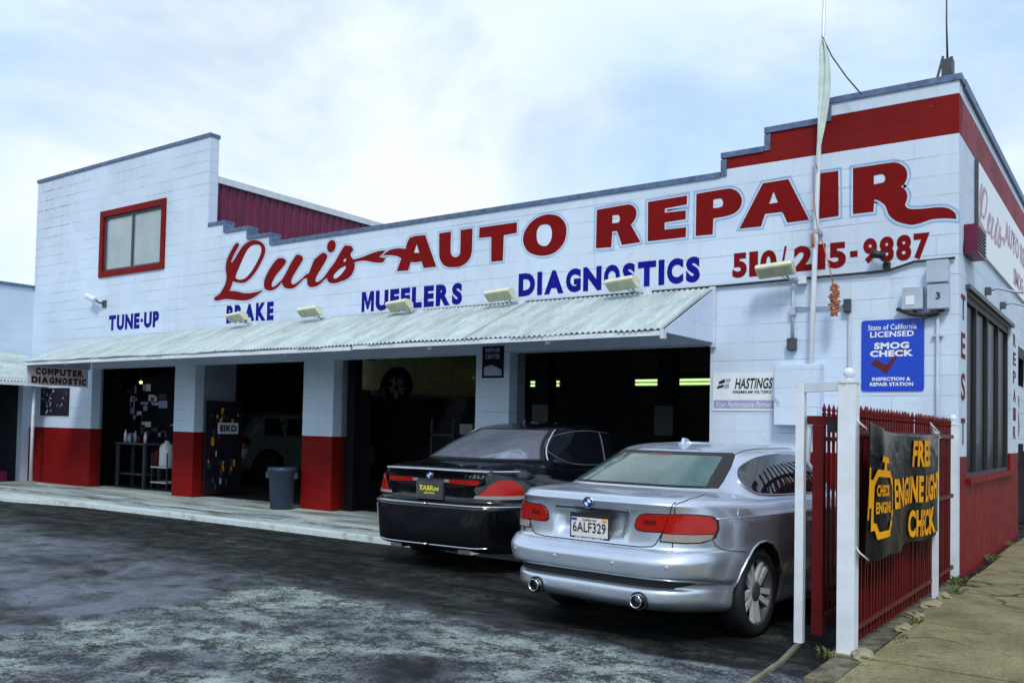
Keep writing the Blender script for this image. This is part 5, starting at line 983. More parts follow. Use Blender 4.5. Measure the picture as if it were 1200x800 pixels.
class Car:
    def __init__(s, name, label, cat, bm, paint, axles, wheel_r, loc, rz, scale=1, arch=1.12, well_x=.55, group=None):
        s.root = thing(name, label, cat, loc, rz, group); s.root.scale = (scale,) * 3; s.axles = axles; s.wr = wheel_r
        me = bpy.data.meshes.new('body'); bm.to_mesh(me); bm.free(); me.materials.append(paint); me.materials.append(M['black'])
        s.body = link(bpy.data.objects.new('body', me), s.root)
        cm = bpy.data.meshes.new('cut'); cb = bmesh.new()
        for y in axles:
            for sx in (-1, 1):
                r = bmesh.ops.create_cone(cb, cap_ends=True, segments=48, radius1=wheel_r * arch, radius2=wheel_r * arch, depth=.6)
                bmesh.ops.transform(cb, verts=r['verts'], matrix=Matrix.Translation((sx * (well_x + .3), y, wheel_r)) @ Matrix.Rotation(R(90), 4, 'Y'))
        for f in cb.faces: f.material_index = 1
        cb.to_mesh(cm); cb.free(); cm.materials.append(paint); cm.materials.append(M['black'])
        co = bpy.data.objects.new('cut', cm); COL.objects.link(co); co.matrix_world = s.root.matrix_basis
        # boolean in car space
        keep = s.root.matrix_basis.copy(); s.root.matrix_basis = Matrix.Identity(4); co.matrix_world = Matrix.Identity(4); bpy.context.view_layer.update()
        md = s.body.modifiers.new('b', 'BOOLEAN'); md.object = co; md.operation = 'DIFFERENCE'; md.solver = 'EXACT'
        dg = bpy.context.evaluated_depsgraph_get(); nm = bpy.data.meshes.new_from_object(s.body.evaluated_get(dg)); s.body.modifiers.clear(); old = s.body.data; s.body.data = nm; nm.name = 'body'
        bpy.data.objects.remove(co); bpy.data.meshes.remove(old); s.root.matrix_basis = keep; bpy.context.view_layer.update()
        b2 = bmesh.new(); b2.from_mesh(nm); s.bvh = BVHTree.FromBMesh(b2); b2.free()
    def hit(s, p, d, back=4):
        h = s.bvh.ray_cast(Vector(p) - Vector(d) * back, Vector(d)); return (h[0], h[1]) if h[0] else (None, None)
    def patch(s, name, pts, m, ang=0, off=.004, step=.04, top=False, parent=None, edge=.0, label=None):
        """pts: 3D points near the surface; ang: direction looked along (0 from behind, 90 from the right side)"""
        if top: d = Vector((0, 0, -1)); A = Vector((1, 0, 0)); B = Vector((0, 1, 0))
        else: a = R(ang); d = Vector((-math.sin(a), math.cos(a), 0)); A = Vector((math.cos(a), math.sin(a), 0)); B = Vector((0, 0, 1))
        q = [(Vector(p).dot(A), Vector(p).dot(B)) for p in pts]
        bm = bmesh.new(); bm.faces.new([bm.verts.new((u, v, 0)) for u, v in q])
        for ax in (0, 1):
            lo = min(t[ax] for t in q); hi = max(t[ax] for t in q); n = max(1, int((hi - lo) / step)); no = Vector((1, 0, 0)) if ax == 0 else Vector((0, 1, 0))
            for i in range(1, n): bmesh.ops.bisect_plane(bm, geom=bm.verts[:] + bm.edges[:] + bm.faces[:], plane_co=no * (lo + (hi - lo) * i / n), plane_no=no)
        bmesh.ops.triangulate(bm, faces=bm.faces[:])
        dead = []
        for f in bm.faces: f.smooth = True
        for v in bm.verts:
            P = A * v.co.x + B * v.co.y; h, nn = s.hit(P, d)
            if h is None: dead.append(v); continue
            if nn.dot(d) > 0: nn = -nn
            v.co = h + nn * off
        bmesh.ops.delete(bm, geom=dead, context='VERTS')
        rim = [e for e in bm.edges if len(e.link_faces) == 1]; edge_v = {v for e in rim for v in e.verts}; inner = [v for v in bm.verts if v not in edge_v]
        for _ in range(3): bmesh.ops.smooth_vert(bm, verts=inner, factor=.5, use_axis_x=True, use_axis_y=True, use_axis_z=True)
        for v in inner:                    # lift back anything the smoothing sank into the body
            h, nn = s.hit(v.co, d)
            if h is not None:
                if nn.dot(d) > 0: nn = -nn
                k = (v.co - h).dot(nn)
                if k < off * .7: v.co += nn * (off * .7 - k)
        for e in rim: e.smooth = False
        ex = bmesh.ops.extrude_edge_only(bm, edges=rim)
        for v in [g for g in ex['geom'] if isinstance(g, bmesh.types.BMVert)]: v.co += d * (off + .012)
        bmesh.ops.recalc_face_normals(bm, faces=bm.faces)
        me = bpy.data.meshes.new(name); bm.to_mesh(me); bm.free(); me.materials.append(m)
        o = link(bpy.data.objects.new(name, me), parent or s.root)
        if label: o['label'] = label
        return o
    def path(s, pts, ang=0, top=False, off=0.0, n=6):
        if top: d = Vector((0, 0, -1))
        else: a = R(ang); d = Vector((-math.sin(a), math.cos(a), 0))
        out = []
        for a_, b_ in zip(pts, pts[1:]):
            for k in range(n):
                p = Vector(a_).lerp(Vector(b_), k / n); h, nn = s.hit(p, d)
                if h is not None:
                    if nn.dot(d) > 0: nn = -nn
                    out.append(h + nn * off)
        h, nn = s.hit(pts[-1], d)
        if h is not None: out.append(h + (nn if nn.dot(d) < 0 else -nn) * off)
        return out
    def line(s, name, pts, r, m, ang=0, top=False, off=0.0, n=6, parent=None):
        pp = s.path(pts, ang, top, off, n)
        if len(pp) < 2: return None
        g = MB(); g.tube(pp, r, 6); return g.build(name, m, parent or s.root)
    def wheels(s, track, wid, rim_r, spokes, rimmat):
        for y in s.axles:
            for sx in (-1, 1):
                Mx = Matrix.Translation((sx * track, y, s.wr)) @ Matrix.Rotation(R(90 * sx), 4, 'Y'); r = s.wr; h = wid / 2
                g = MB(); g.lathe([(rim_r, -h), (r - .03, -h), (r - .006, -h + .025), (r, -h + .05), (r, h - .05), (r - .006, h - .025), (r - .035, h), (rim_r + .012, h - .004), (rim_r, h - .012)], Mx, 48, 0, False)
                wv = bpy.data.objects.new('wheel', None); link(wv, s.root)
                g.build('tyre', M['black'], wv)
                g = MB(); g.lathe([(rim_r + .001, h - .012), (rim_r - .012, h - .018), (rim_r - .022, h - .05), (rim_r - .03, -h + .02), (.02, -h + .02)], Mx, 40, 1, False)
                for k in range(spokes):
                    for da in (-.13, .13):
                        a = 2 * math.pi * k / spokes; p0 = (.055, da * .9 * .3); a1 = a + da * 1.5
                        c0 = Vector((.05 * math.cos(a + da * 3), .05 * math.sin(a + da * 3), h - .035)); c1 = Vector(((rim_r - .012) * math.cos(a1), (rim_r - .012) * math.sin(a1), h - .022))
                        t_ = (c1 - c0).normalized(); n_ = Vector((-t_.y, t_.x, 0)).normalized()
                        P = [c0 - n_ * .020, c0 + n_ * .020, c1 + n_ * .021, c1 - n_ * .021]
                        g.prism([Mx @ p for p in P], (Mx.to_3x3() @ Vector((0, 0, -.028))))
                g.lathe([(.075, h - .055), (.07, h - .03), (.035, h - .022), (.001, h - .022)], Mx, 20, 1)
                g.build('rim', [rimmat, M['dkgrey']], wv)
    def lettering(s, body, x0, x1, z0, z1, m, bold=.03, shear=.15, name='badge', off=.006):
        me = text_mesh(body, (x0, x1, z0, z1), bold, shear)
        for v in me.vertices:
            h, nn = s.hit((v.co.x, 0, v.co.y), Vector((0, 1, 0)))
            v.co = Vector((v.co.x, (h.y if h else .1) - off, v.co.y))
        me.materials.clear(); me.materials.append(m)
        for p in me.polygons: p.material_index = 0
        return link(bpy.data.objects.new(name, me), s.root)
    def roundel(s, z, r):
        h, nn = s.hit((0, 0, z), Vector((0, 1, 0))); y = h.y; e = bpy.data.objects.new('emblem', None); link(e, s.root); Mx = Matrix.Translation((0, y - .002, z)) @ Matrix.Rotation(R(90), 4, 'X')
        g = MB(); g.lathe([(r, -.004), (r, .006), (r * .93, .009), (.001, .009)], Mx, 28); g.build('ring', M['ink'], e)
        g = MB(); g.lathe([(r, .0), (r * 1.06, .004), (r * 1.0, .010), (r * .95, .008)], Mx, 28); g.build('rim', M['chrome'], e)
        for q in range(4):
            a = [q * math.pi / 2 + k * math.pi / 16 for k in range(9)]; pts = [(0, 0)] + [(r * .66 * math.cos(t), r * .66 * math.sin(t)) for t in a]
            me = fill_mesh([pts]); place(me, 'quarter', (0, y - .013, z), AX, AZ, M['signblue'] if q % 2 else M['signwhite'], e, 0)
    def plate(s, z, w_, h_, y, frame, face, tilt=0):
        e = bpy.data.objects.new('licence_plate', None); link(e, s.root)
        g = MB(); g.box(-w_ / 2 - .012, w_ / 2 + .012, y - .012, y + .02, z - h_ / 2 - .014, z + h_ / 2 + .014); g.build('frame', frame, e, bev=.003)
        g = MB(); g.box(-w_ / 2, w_ / 2, y - .015, y - .0125, z - h_ / 2 + .004, z + h_ / 2 - .016); g.build('plate', face, e)
        return e, y - .015

M['silver'] = pm('silver_metallic_paint', (.68, .75, .86), .33, .86, var=.015, scale=2, coat=.7)
def wet(m, sc=55, st=.45):
    t = m.node_tree; b = t.nodes['Principled BSDF']; co = objco(t); g = t.nodes.new('ShaderNodeNewGeometry'); sn = t.nodes.new('ShaderNodeSeparateXYZ'); t.links.new(g.outputs['Normal'], sn.inputs[0])
    v = t.nodes.new('ShaderNodeTexVoronoi'); v.inputs['Scale'].default_value = sc; t.links.new(co, v.inputs['Vector'])
    d = ramp(t, v.outputs['Distance'], [(.15, 1), (.40, 0)]); up = ramp(t, sn.outputs[2], [(.6, 0), (.85, 1)])
    bump(t, b, math_(t, 'MULTIPLY', math_(t, 'MULTIPLY', d, up), ramp(t, noise(t, co, 14, 3), [(.4, .1), (.62, 1)])), st, .004)
wet(M['silver'], 60, .3)
M['blackpaint'] = pm('black_car_paint', (.003, .0035, .006), .08, 0, var=.05, coat=.35); wet(M['blackpaint'], 60, .35)
M['glassgreen'] = glass('wet_rear_glass', (.055, .125, .115), .05, .35, drops=True)
M['glassdark'] = glass('dark_car_glass', (.006, .008, .012), .03, .3)
M['glassrear'] = glass('rear_glass_black_car', (.30, .33, .42), .06, .3, drops=True)  # pale base colour stands in for the sky's reflection
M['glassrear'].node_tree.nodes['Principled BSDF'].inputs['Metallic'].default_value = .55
def lampmat(name, col, sc=60):
    m, t, b, N, L = newmat(name); co = objco(t); wv = N('ShaderNodeTexWave'); wv.inputs['Scale'].default_value = sc; L(co, wv.inputs['Vector'])
    L(mixc(t, ramp(t, wv.outputs['Fac'], [(.2, 0), (.8, 1)]), tuple(v * .62 for v in col), col), b.inputs['Base Color'])
    b.inputs['Roughness'].default_value = .15; b.inputs['Specular IOR Level'].default_value = .35; b.inputs['Coat Weight'].default_value = .15; b.inputs['Coat Roughness'].default_value = .03; bump(t, b, wv.outputs['Fac'], .15, .003); return m
M['lampred'] = lampmat('red_tail_lamp', (.46, .008, .003), 34); M['lampclear'] = lampmat('clear_lamp', (.40, .36, .34)); M['lampdk'] = lampmat('dark_red_lamp', (.16, .006, .006))
M['trimdk'] = pm('satin_window_trim', (.22, .24, .27), .35, .3)
M['seam'] = pm('panel_gap', (.012, .013, .016), .6)
M['plateface'] = pm('plate_white', (.72, .73, .74), .4, var=.05)
M['rimsil'] = pm('silver_alloy', (.72, .75, .80), .35, .35, var=.05)

# -- silver coupe
def dent(v):                               # plate recess pressed into the boot lid
    if v.y < .6 and .66 < v.z < .92:
        hw = .285 + .045 * (v.z - .69) / .2; fx = sstep((hw - abs(v.x)) / .05); fz = sstep((v.z - .695) / .04) * sstep((.905 - v.z) / .018); v.y += .052 * fx * fz
    return v
LV = [  # yr, yf, w, nr, nf, zr, zm, zf
 (.34, 4.30, .72, 5.0, 4.0, .20, .16, .17), (.13, 4.46, .80, 5.2, 4, .245, .18, .20), (.060, 4.49, .835, 5.4, 4, .285, .21, .24), (.038, 4.50, .845, 5.5, 4, .325, .26, .30),
 (.045, 4.51, .850, 5.5, 4, .385, .31, .34), (.085, 4.52, .855, 5.5, 4, .410, .34, .39), (.085, 4.52, .860, 5.5, 4, .440, .37, .41), (.018, 4.53, .866, 6.0, 4, .472, .40, .43), (.003, 4.55, .872, 6.2, 4, .495, .44, .47),
 (.0, 4.57, .886, 6.2, 4, .56, .53, .54), (.005, 4.57, .891, 6.2, 4, .590, .58, .57), (.060, 4.56, .893, 6.0, 4, .650, .64, .60), (.078, 4.55, .893, 5.4, 4, .665, .68, .62),
 (.088, 4.53, .893, 5.4, 4, .745, .78, .65), (.090, 4.50, .890, 5.4, 3.8, .80, .862, .68), (.086, 4.46, .866, 5.3, 3.6, .90, .893, .71), (.066, 4.42, .848, 5.3, 3.5, .945, .918, .735),
 (.056, 4.38, .838, 5.3, 3.4, .962, .930, .75), (.098, 4.33, .818, 5.0, 3.3, 1.004, .952, .765), (.30, 3.95, .80, 5.0, 3.2, 1.022, .960, .86), (.575, 3.42, .778, 4.4, 3.0, 1.040, .968, .955),
 (.62, 3.36, .765, 4.2, 3.0, 1.060, .985, .985), (.90, 3.0, .705, 3.8, 3.0, 1.19, 1.14, 1.16), (1.16, 2.66, .635, 3.6, 3.0, 1.300, 1.285, 1.285), (1.27, 2.50, .595, 3.5, 3.0, 1.336, 1.325, 1.32), (1.42, 2.38, .53, 3.4, 3, 1.358, 1.352, 1.342), (1.62, 2.2, .40, 3, 3, 1.374, 1.370, 1.36)]
car = Car('silver_coupe', 'silver two-door coupe parked nose-in beside the red fence, wet with rain', 'car', loft(LV, 2.2, 1.25, 3.0, post=dent, crown=.012), M['silver'], (1.0, 3.80), .322, (-1.592, -4.769, -.022), -.087, .975)
car.wheels(.758, .205, .238, 5, M['rimsil'])
# glazing
car.patch('rear_window', [(-.61, .6, 1.055), (.61, .6, 1.055), (.595, .7, 1.10), (.51, 1.1, 1.285), (.48, 1.15, 1.305), (-.48, 1.15, 1.305), (-.51, 1.1, 1.285), (-.595, .7, 1.10)], M['black'], 0, .003, .04)
car.patch('rear_glass', [(-.59, .6, 1.064), (.555, .6, 1.064), (.53, .7, 1.10), (.455, 1.1, 1.268), (.42, 1.1, 1.275), (-.455, 1.1, 1.275), (-.48, 1.1, 1.26), (-.565, .7, 1.10)], M['glassgreen'], 0, .007, .04)
for sx in (1, -1):
    sd = [(sx * .8, 1.30, .992), (sx * .8, 1.14, 1.04), (sx * .8, 1.09, 1.10), (sx * .8, 1.17, 1.175), (sx * .8, 1.34, 1.24), (sx * .8, 1.55, 1.285), (sx * .8, 1.9, 1.302), (sx * .8, 2.3, 1.285), (sx * .8, 2.62, 1.22), (sx * .8, 3.05, 1.03), (sx * .8, 3.1, .985), (sx * .8, 2.2, .985)]
    sd_c = chaikin(sd, True); sd = [sd[-1]] + sd[:7]; sd = chaikin(sd, False)
    car.patch('side_window', sd_c, M['glassdark'], 90 * sx, .004, .05)
    car.line('window_trim', sd, .007, M['silver'], 90 * sx, off=.003, n=2)
    car.line('door_gap', [(sx * .9, 1.78, .93), (sx * .9, 1.72, .75), (sx * .9, 1.66, .5), (sx * .9, 1.7, .3)], .004, M['seam'], 90 * sx)
    g = MB(); h, nn = car.hit((sx * .9, 1.95, .80), Vector((-sx, 0, 0))); g.tube([h + Vector((sx * .012, -.1, 0)), h + Vector((sx * .035, -.05, 0)), h + Vector((sx * .035, .08, 0)), h + Vector((sx * .012, .12, 0))], .012, 6); g.build('door_handle', M['silver'], car.root)
    g = MB(); h, nn = car.hit((sx * .9, 3.0, .97), Vector((-sx, 0, 0))); g.sphere(h + Vector((sx * .12, .05, .04)), .085); g.build('mirror', M['silver'], car.root)
    # tail lamps
    il = [(sx * .365, .1, .805), (sx * .372, .1, .85), (sx * .40, .1, .882), (sx * .44, .1, .893), (sx * .596, .12, .897), (sx * .558, .12, .785), (sx * .42, .1, .782), (sx * .385, .1, .787)]
    ol = [(sx * .607, .12, .898), (sx * .70, .15, .902), (sx * .78, .20, .897), (sx * .835, .28, .885), (sx * .855, .315, .86), (sx * .858, .32, .81), (sx * .85, .305, .775), (sx * .565, .12, .775)]
    rv = [(sx * .562, .12, .770), (sx * .848, .30, .770), (sx * .84, .285, .742), (sx * .79, .22, .722), (sx * .70, .16, .718), (sx * .545, .12, .722)]
    tl = bpy.data.objects.new('tail_lamp', None); link(tl, car.root)
    car.patch('surround', [(sx * .352, .1, .80), (sx * .362, .1, .855), (sx * .395, .1, .891), (sx * .44, .1, .902), (sx * .60, .12, .906), (sx * .71, .15, .910), (sx * .79, .205, .905), (sx * .845, .285, .892), (sx * .868, .325, .865), (sx * .872, .33, .805), (sx * .858, .305, .745), (sx * .80, .225, .714), (sx * .70, .16, .709), (sx * .533, .12, .713), (sx * .545, .12, .776), (sx * .42, .1, .773), (sx * .375, .1, .779)], M['seam'], 30 * sx, .003, .035, parent=tl)
    car.patch('lens', il, M['lampred'], 20 * sx, .012, .03, parent=tl); car.patch('lens', ol, M['lampred'], 36 * sx, .012, .03, parent=tl); car.patch('clear_strip', rv, M['lampclear'], 36 * sx, .011, .03, parent=tl)
    car.patch('reflector', [(sx * .43, .1, .825), (sx * .52, .1, .828), (sx * .52, .1, .858), (sx * .43, .1, .856)], M['lampdk'], 20 * sx, .015, .04, parent=tl)
    # bumper split, boot gap, exhaust, sensors
    car.line('bumper_gap', [(sx * .865, .325, .74), (sx * .872, .35, .70), (sx * .88, .42, .668), (sx * .885, .5, .655)], .0035, M['seam'], 60 * sx)
    car.line('bumper_gap', [(sx * .9, .5, .655), (sx * .9, .6, .645), (sx * .9, .72, .635)], .0035, M['seam'], 80 * sx)
    car.line('boot_gap', [(0, .1, .668), (sx * .40, .1, .670), (sx * .49, .1, .68), (sx * .515, .1, .70), (sx * .54, .1, .75), (sx * .59, .12, .86), (sx * .602, .1, .93), (sx * .62, .1, .985)], .004, M['seam'], 0)
    car.line('boot_gap', [(sx * .62, .14, 1), (sx * .66, .24, 1), (sx * .665, .40, 1), (sx * .64, .56, 1)], .004, M['seam'], top=True)
    car.line('roof_gap', [(sx * .50, 1.32, 1.3), (sx * .56, 1.9, 1.3), (sx * .56, 2.3, 1.3)], .004, M['seam'], top=True)
    car.line('swage_line', [(sx * .9, .42, .872), (sx * .9, 1.5, .868), (sx * .9, 2.6, .85), (sx * .9, 3.6, .80)], .004, M['silver'], 90 * sx, off=.001)
    car.line('arch_lip', [(sx * .9, 1.0 + .366 * math.cos(R(a)), .322 + .366 * math.sin(R(a))) for a in range(170, 0, -17)], .009, M['silver'], 90 * sx, n=2)
    e = bpy.data.objects.new('exhaust_pipe', None); link(e, car.root); Mx = Matrix.Translation((sx * .425, .20, .312)) @ Matrix.Rotation(R(90), 4, 'X')
    g = MB(); g.lathe([(.038, -.05), (.042, .185), (.046, .20), (.040, .205), (.037, .19)], Mx, 24, 0, False); g.lathe([(.0368, .192), (.034, .02), (.001, .02)], Mx, 24, 1, False); g.build('tip', [M['chrome'], M['ink']], e)
    g = MB(); g.lathe([(.058, .02), (.062, .168), (.052, .169), (.05, .02)], Mx, 24); g.build('cutout', M['seam'], e)
    for x, z in ((.24, .55), (.63, .56)):
        h, nn = car.hit((sx * x, 0, z), Vector((0, 1, 0))); g = MB(); g.lathe([(.013, -.004), (.013, .003), (.001, .004)], Matrix.Translation(h) @ nn.to_track_quat('Z', 'Y').to_matrix().to_4x4(), 12); g.build('parking_sensor', M['grey'], car.root)
car.patch('valance', [(-.71, .1, .458), (.71, .1, .458), (.73, .1, .44), (.62, .1, .405), (-.62, .1, .405), (-.73, .1, .44)], M['seam'], 0, .002, .05)
car.patch('fuel_flap', [(.9, .70, .845), (.9, .86, .835), (.9, .875, .87), (.9, .84, .925), (.9, .70, .925), (.9, .665, .89)], M['silver'], 90, .003, .05)
car.line('handle_shadow', [(-.30, .1, .896), (-.15, .1, .898), (0, .1, .899), (.15, .1, .898), (.30, .1, .896)], .0075, M['seam'], 0, n=8)  # dark line drawn as the handle's shadow along the recess top
car.roundel(.945, .041); car.lettering('335i', .275, .385, .888, .915, M['chrome'], .03)
e, py = car.plate(.772, .305, .155, .095, M['ink'], M['plateface'])
text('plate_number', '6ALF329', (-.138, .138, .729, .802), (0, py, 0), AX, AZ, M['ink'], e, .012, off=.003)
text('plate_text', 'California', (-.06, .06, .810, .827), (0, py, 0), AX, AZ, M['letred'], e, .02, off=.003)
g = MB(); g.box(-.148, -.105, py - .004, py - .001, .812, .829); g.build('sticker', M['signblue'], e); g = MB(); g.box(.105, .148, py - .004, py - .001, .812, .829); g.build('sticker', M['yellow'], e)
text('frame_text', 'WE CAN HELP', (-.12, .12, .686, .697), (0, py + .003, 0), AX, AZ, M['signwhite'], e, .02, off=.002)
h, nn = car.hit((0, 1.46, 3), Vector((0, 0, -1)), 0)
g = MB(); h = car.bvh.ray_cast(Vector((0, 1.52, 3)), Vector((0, 0, -1)))[0]; z = h.z
g.prism([(-.022, 1.42, z - .01), (.022, 1.42, z - .01), (.03, 1.64, z - .006), (-.03, 1.64, z - .006)], (0, 0, .012)); g.prism([(-.012, 1.44, z), (-.012, 1.46, z + .052), (-.012, 1.52, z + .045), (-.012, 1.63, z)], (.024, 0, 0)); g.build('roof_aerial', M['silver'], car.root, bev=.006)
car.patch('brake_light', [(-.10, 1.0, 1.282), (.10, 1.0, 1.282), (.10, 1.0, 1.272), (-.10, 1.0, 1.272)], M['lampdk'], 0, .008, .05)

# -- black saloon
LB = [
 (.36, 4.86, .78, 5, 4, .18, .16, .18), (.14, 5.02, .86, 5.2, 4, .215, .19, .22), (.05, 5.05, .90, 5.4, 4, .255, .23, .26), (.03, 5.07, .91, 5.5, 4, .30, .28, .32), (.018, 5.10, .925, 5.5, 4, .42, .40, .42),
 (.004, 5.13, .94, 5.5, 4, .58, .55, .55), (.0, 5.14, .946, 5.5, 4, .64, .62, .58), (.03, 5.13, .948, 5.4, 4, .685, .67, .62), (.075, 5.12, .95, 5.4, 4, .705, .70, .64), (.085, 5.10, .95, 5.4, 4, .78, .78, .68),
 (.088, 5.05, .942, 5.2, 3.8, .86, .84, .72), (.078, 5.0, .922, 5.0, 3.6, .93, .89, .76), (.05, 4.95, .90, 4.6, 3.5, .985, .925, .79), (.042, 4.9, .885, 4.6, 3.4, 1.008, .945, .81), (.06, 4.85, .868, 4.6, 3.3, 1.022, .96, .83),
 (.35, 4.5, .84, 4.6, 3.2, 1.060, .99, .92), (.62, 3.86, .80, 4.2, 3.0, 1.085, 1.008, 1.03), (.68, 3.80, .79, 4.0, 3, 1.105, 1.03, 1.06), (1.08, 3.4, .725, 3.8, 3, 1.275, 1.225, 1.24), (1.50, 3.05, .645, 3.6, 3, 1.418, 1.405, 1.40), (1.68, 2.9, .60, 3.5, 3, 1.460, 1.452, 1.445), (1.88, 2.75, .53, 3.4, 3, 1.486, 1.482, 1.472), (2.1, 2.5, .38, 3, 3, 1.503, 1.50, 1.49)]
def lid(v):                               # lamps' haunches fall away beside the raised boot lid
    if v.z > .93 and v.y < .75:
        f = sstep((abs(v.x) - .60) / .10) * sstep((.75 - v.y) / .3); v.z -= .055 * f * sstep((v.z - .93) / .06)
    return v
bc = Car('black_saloon', 'black four-door luxury saloon with red and clear tail lamps, nose in the last bay', 'car', loft(LB, 2.6, 1.6, 3.5, post=lid, crown=.015), M['blackpaint'], (1.14, 4.27), .345, (-4.151, -3.266, -.022), .030, .997)
bc.wheels(.80, .235, .25, 7, M['rimsil'])
bc.patch('rear_window', [(-.69, .8, 1.10), (.69, .8, 1.10), (.49, 1.5, 1.425), (-.49, 1.5, 1.425)], M['black'], 0, .003, .05)
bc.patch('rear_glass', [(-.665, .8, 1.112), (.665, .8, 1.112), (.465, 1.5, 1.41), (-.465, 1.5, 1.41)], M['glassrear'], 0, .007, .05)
for sx in (1, -1):
    bc.line('window_trim', [(sx * .70, .8, 1.10), (sx * .60, 1.15, 1.262), (sx * .50, 1.5, 1.425)], .008, M['grey'], 0, off=.003)
    sd = [(sx, 1.64, 1.045), (sx, 1.36, 1.14), (sx, 1.27, 1.20), (sx, 1.34, 1.275), (sx, 1.55, 1.355), (sx, 1.9, 1.41), (sx, 2.3, 1.425), (sx, 2.8, 1.395), (sx, 3.2, 1.27), (sx, 3.65, 1.08), (sx, 2.6, 1.04)]
    sd_c = chaikin(sd, True); sd = chaikin([sd[-1]] + sd[:8], False)
    bc.patch('side_window', sd_c, M['glassdark'], 90 * sx, .004, .06)
    bc.line('window_trim', sd, .0038, M['trimdk'], 90 * sx, off=.003, n=2)
    g = MB(); p0 = bc.path([(sx, 2.40, 1.05), (sx, 2.52, 1.41)], 90 * sx, off=.006, n=8); g.tube(p0, .009, 6); g.build('pillar', M['dkgrey'], bc.root)
    bc.line('door_gap', [(sx, 2.3, 1.0), (sx, 2.3, .4)], .004, M['seam'], 90 * sx); bc.line('door_gap', [(sx, 1.62, 1.0), (sx, 1.48, .6)], .004, M['seam'], 90 * sx)
    for yy in (1.75, 2.85):
        g = MB(); h, nn = bc.hit((sx, yy, .90), Vector((-sx, 0, 0))); g.tube([h + Vector((sx * .012, -.1, 0)), h + Vector((sx * .035, -.05, 0)), h + Vector((sx * .035, .08, 0)), h + Vector((sx * .012, .12, 0))], .012, 6); g.build('door_handle', M['chrome'], bc.root)
    g = MB(); h, nn = bc.hit((sx, 3.6, 1.02), Vector((-sx, 0, 0))); g.sphere(h + Vector((sx * .14, .05, .04)), .09); g.build('mirror', M['blackpaint'], bc.root)
    tl = bpy.data.objects.new('tail_lamp', None); link(tl, bc.root)
    bc.patch('lens', [(sx * .525, .15, .775), (sx * .575, .15, .815), (sx * .63, .18, .87), (sx * .69, .2, .912), (sx * .76, .22, .926), (sx * .85, .27, .918), (sx * .90, .31, .878), (sx * .93, .34, .825), (sx * .937, .35, .785)], M['lampred'], 34 * sx, .010, .035, parent=tl)
    bc.patch('clear_strip', [(sx * .50, .1, .742), (sx * .525, .1, .770), (sx * .937, .35, .780), (sx * .935, .345, .752), (sx * .90, .31, .740)], M['lampclear'], 34 * sx, .011, .035, parent=tl)
    bc.patch('boot_lamp', [(sx * .225, .1, .878), (sx * .225, .1, .918), (sx * .535, .1, .918), (sx * .555, .1, .895), (sx * .535, .1, .868)], M['lampred'], 0, .008, .04, parent=tl)
    bc.patch('reverse_lamp', [(sx * .165, .1, .885), (sx * .165, .1, .915), (sx * .222, .1, .915), (sx * .222, .1, .885)], M['lampclear'], 0, .008, .04, parent=tl)
    bc.line('bumper_trim', [(0, 0, .668), (sx * .5, 0, .668), (sx * .75, .1, .668), (sx * .90, .35, .668)], .010, M['chrome'], 25 * sx, off=.002, n=8)
    bc.line('valance_trim', [(0, 0, .268), (sx * .55, 0, .268), (sx * .66, .05, .275)], .009, M['chrome'], 0, off=.003, n=8)
    bc.line('boot_gap', [(0, .1, .715), (sx * .44, .1, .718), (sx * .52, .1, .74), (sx * .60, .1, .84), (sx * .66, .1, .95)], .004, M['seam'], 0)
    g = MB(); g.box(sx * .42 - .07, sx * .42 + .07, .08, .3, .20, .245); g.build('exhaust_pipe', M['chrome'], bc.root, bev=.015)
bc.line('lid_edge', [(-.74, .05, 1.0), (-.4, .05, 1.006), (0, .05, 1.008), (.4, .05, 1.006), (.74, .05, 1.0)], .010, M['grey'], 0, off=-.002, n=8)
bc.patch('plate_bar', [(-.16, .1, .884), (.16, .1, .884), (.16, .1, .912), (-.16, .1, .912)], M['dkgrey'], 0, .008, .05)
bc.roundel(.952, .041); bc.lettering('745Li', .40, .60, .938, .972, M['chrome'], .03, .2)
e, py = bc.plate(.80, .30, .15, .07, M['dkgrey'], M['dkgrey'])
text('plate_text', 'TABRos', (-.12, .12, .795, .845), (0, py, 0), AX, AZ, pm('plate_yellow', (.75, .72, .03), .4), e, .04, .1, .003); text('plate_text', 'service', (-.06, .07, .762, .787), (0, py, 0), AX, AZ, bpy.data.materials['plate_yellow'], e, .03, .1, .003)
h = bc.bvh.ray_cast(Vector((0, 1.95, 3)), Vector((0, 0, -1)))[0]
g = MB(); g.prism([(-.014, 1.88, h.z - .008), (-.014, 1.90, h.z + .045), (-.014, 1.97, h.z + .035), (-.014, 2.08, h.z - .004)], (.028, 0, 0)); g.build('roof_aerial', M['blackpaint'], bc.root, bev=.006)

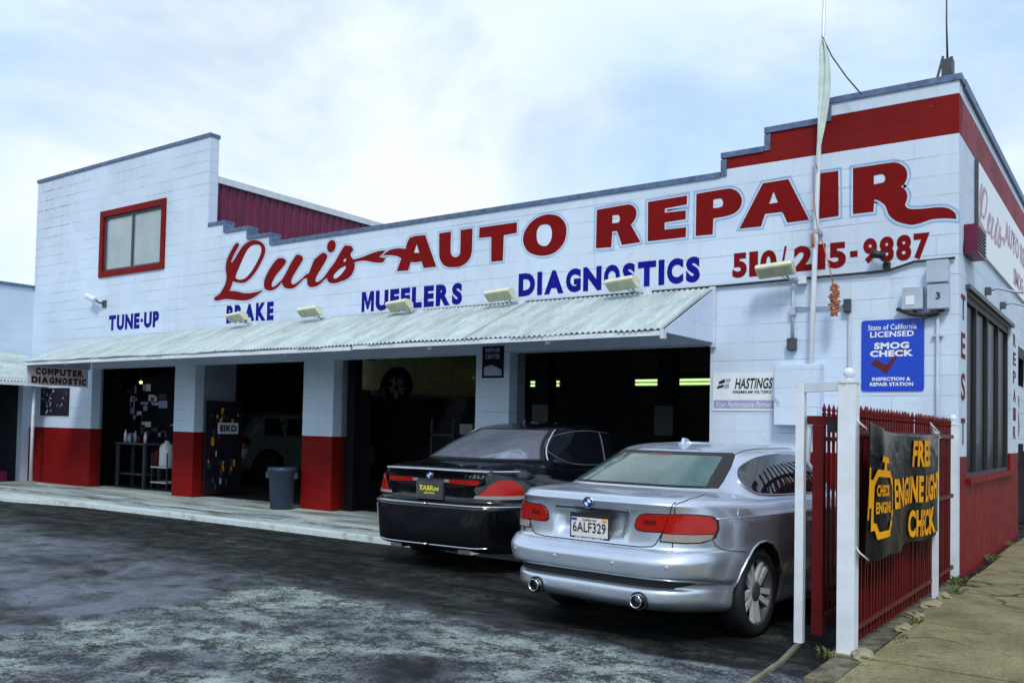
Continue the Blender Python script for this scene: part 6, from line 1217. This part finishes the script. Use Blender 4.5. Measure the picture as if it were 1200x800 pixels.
# -- the two vehicles inside the bays
def suv(name, label, paint, loc, rz, H, Ln, W, lampm, boxy):
    k = H / 1.65; a = .06 if boxy else .16
    LS = [(.30, Ln - .3, W * .42, 5, 4, .25, .25, .25), (.06, Ln - .12, W * .46, 6, 4, .30, .28, .30), (.0, Ln - .05, W * .485, 7, 4, .42, .36, .42), (.0, Ln, W * .497, 7, 4, .55 * k, .55 * k, .55 * k), (.05, Ln - .02, W * .50, 7, 4, .70 * k, .72 * k, .66 * k), (.06, Ln - .06, W * .497, 7, 4, .90 * k, .90 * k, .80 * k),
          (.07, Ln - .15, W * .485, 7, 3.6, 1.02 * k, 1.0 * k, .93 * k), (.08, Ln - 1.0, W * .475, 7, 3.4, 1.06 * k, 1.06 * k, 1.03 * k), (.09 + a, Ln - 1.25, W * .455, 6, 3.2, 1.22 * k, 1.22 * k, 1.2 * k), (.12 + a * 2.2, Ln - 1.75, W * .41, 5, 3, 1.52 * k, 1.52 * k, 1.5 * k), (.2 + a * 2.6, Ln - 1.95, W * .375, 4.5, 3, 1.60 * k, 1.60 * k, 1.58 * k), (.45 + a * 2.6, Ln - 2.2, W * .28, 4, 3, 1.645 * k, 1.645 * k, 1.63 * k)]
    c = Car(name, label, 'car', loft(LS, Ln / 2, .6, Ln - 1.4, 2, 44, 30, .01), paint, (.85, Ln - .9), .36, loc, rz, 1, 1.14, W / 2 - .33)
    c.wheels(W / 2 - .14, .22, .23, 5, M['rimsil'] if boxy else M['dkgrey'])
    for sx in (1, -1):
        ys = (.42 + a * 2, 1.25, 1.33, 2.3, 2.38, Ln - 1.75)
        for y0_, y1_ in zip(ys[::2], ys[1::2]): c.patch('side_window', [(sx * W / 2, y0_, 1.10 * k), (sx * W / 2, y1_, 1.10 * k), (sx * W / 2, y1_ - .06, 1.50 * k), (sx * W / 2, y0_ + .08, 1.50 * k)], M['glassdark'], 90 * sx, .004, .08)
        c.patch('tail_lamp', [(sx * W * .46, .05, .80 * k), (sx * W * .5, .30 if not boxy else .22, .80 * k), (sx * W * .5, .30 if not boxy else .22, 1.06 * k), (sx * W * .44, .05, 1.06 * k)], lampm, 45 * sx, .01, .05)
        for yy in (1.30, 2.34): c.line('door_gap', [(sx * W / 2, yy, 1.05 * k), (sx * W / 2, yy, .42)], .004, M['seam'], 90 * sx)
    c.patch('rear_window', [(-W * .36, .1, 1.12 * k), (W * .36, .1, 1.12 * k), (W * .32, .1, 1.48 * k), (-W * .32, .1, 1.48 * k)], M['glassdark'], 0, .004, .08)
    c.patch('licence_plate', [(-.16, 0, .72 * k), (.16, 0, .72 * k), (.16, 0, .86 * k), (-.16, 0, .86 * k)], M['plateface'], 0, .008, .1)
    return c
suv('dark_hatchback', 'dark teal sport utility car parked inside the second bay behind the trash can', pm('teal_car_paint', (.19, .26, .29), .3, .2, coat=.6), (-15.25, 3.15, .055), R(-10), 1.62, 4.3, 1.78, M['lampdk'], False)
suv('raised_wagon', 'pale cream sport utility wagon raised on the lift in the third bay', pm('cream_car_paint', (.70, .68, .36), .35, .1, coat=.5), (-11.15, 2.65, 1.80), R(-8), 1.75, 4.5, 1.95, M['lampred'], True)
for o in (o for o in bpy.data.objects if o.name.startswith('awning') and o.type == 'EMPTY'):
    for k_ in ('label', 'category'):
        if k_ in o: del o[k_]
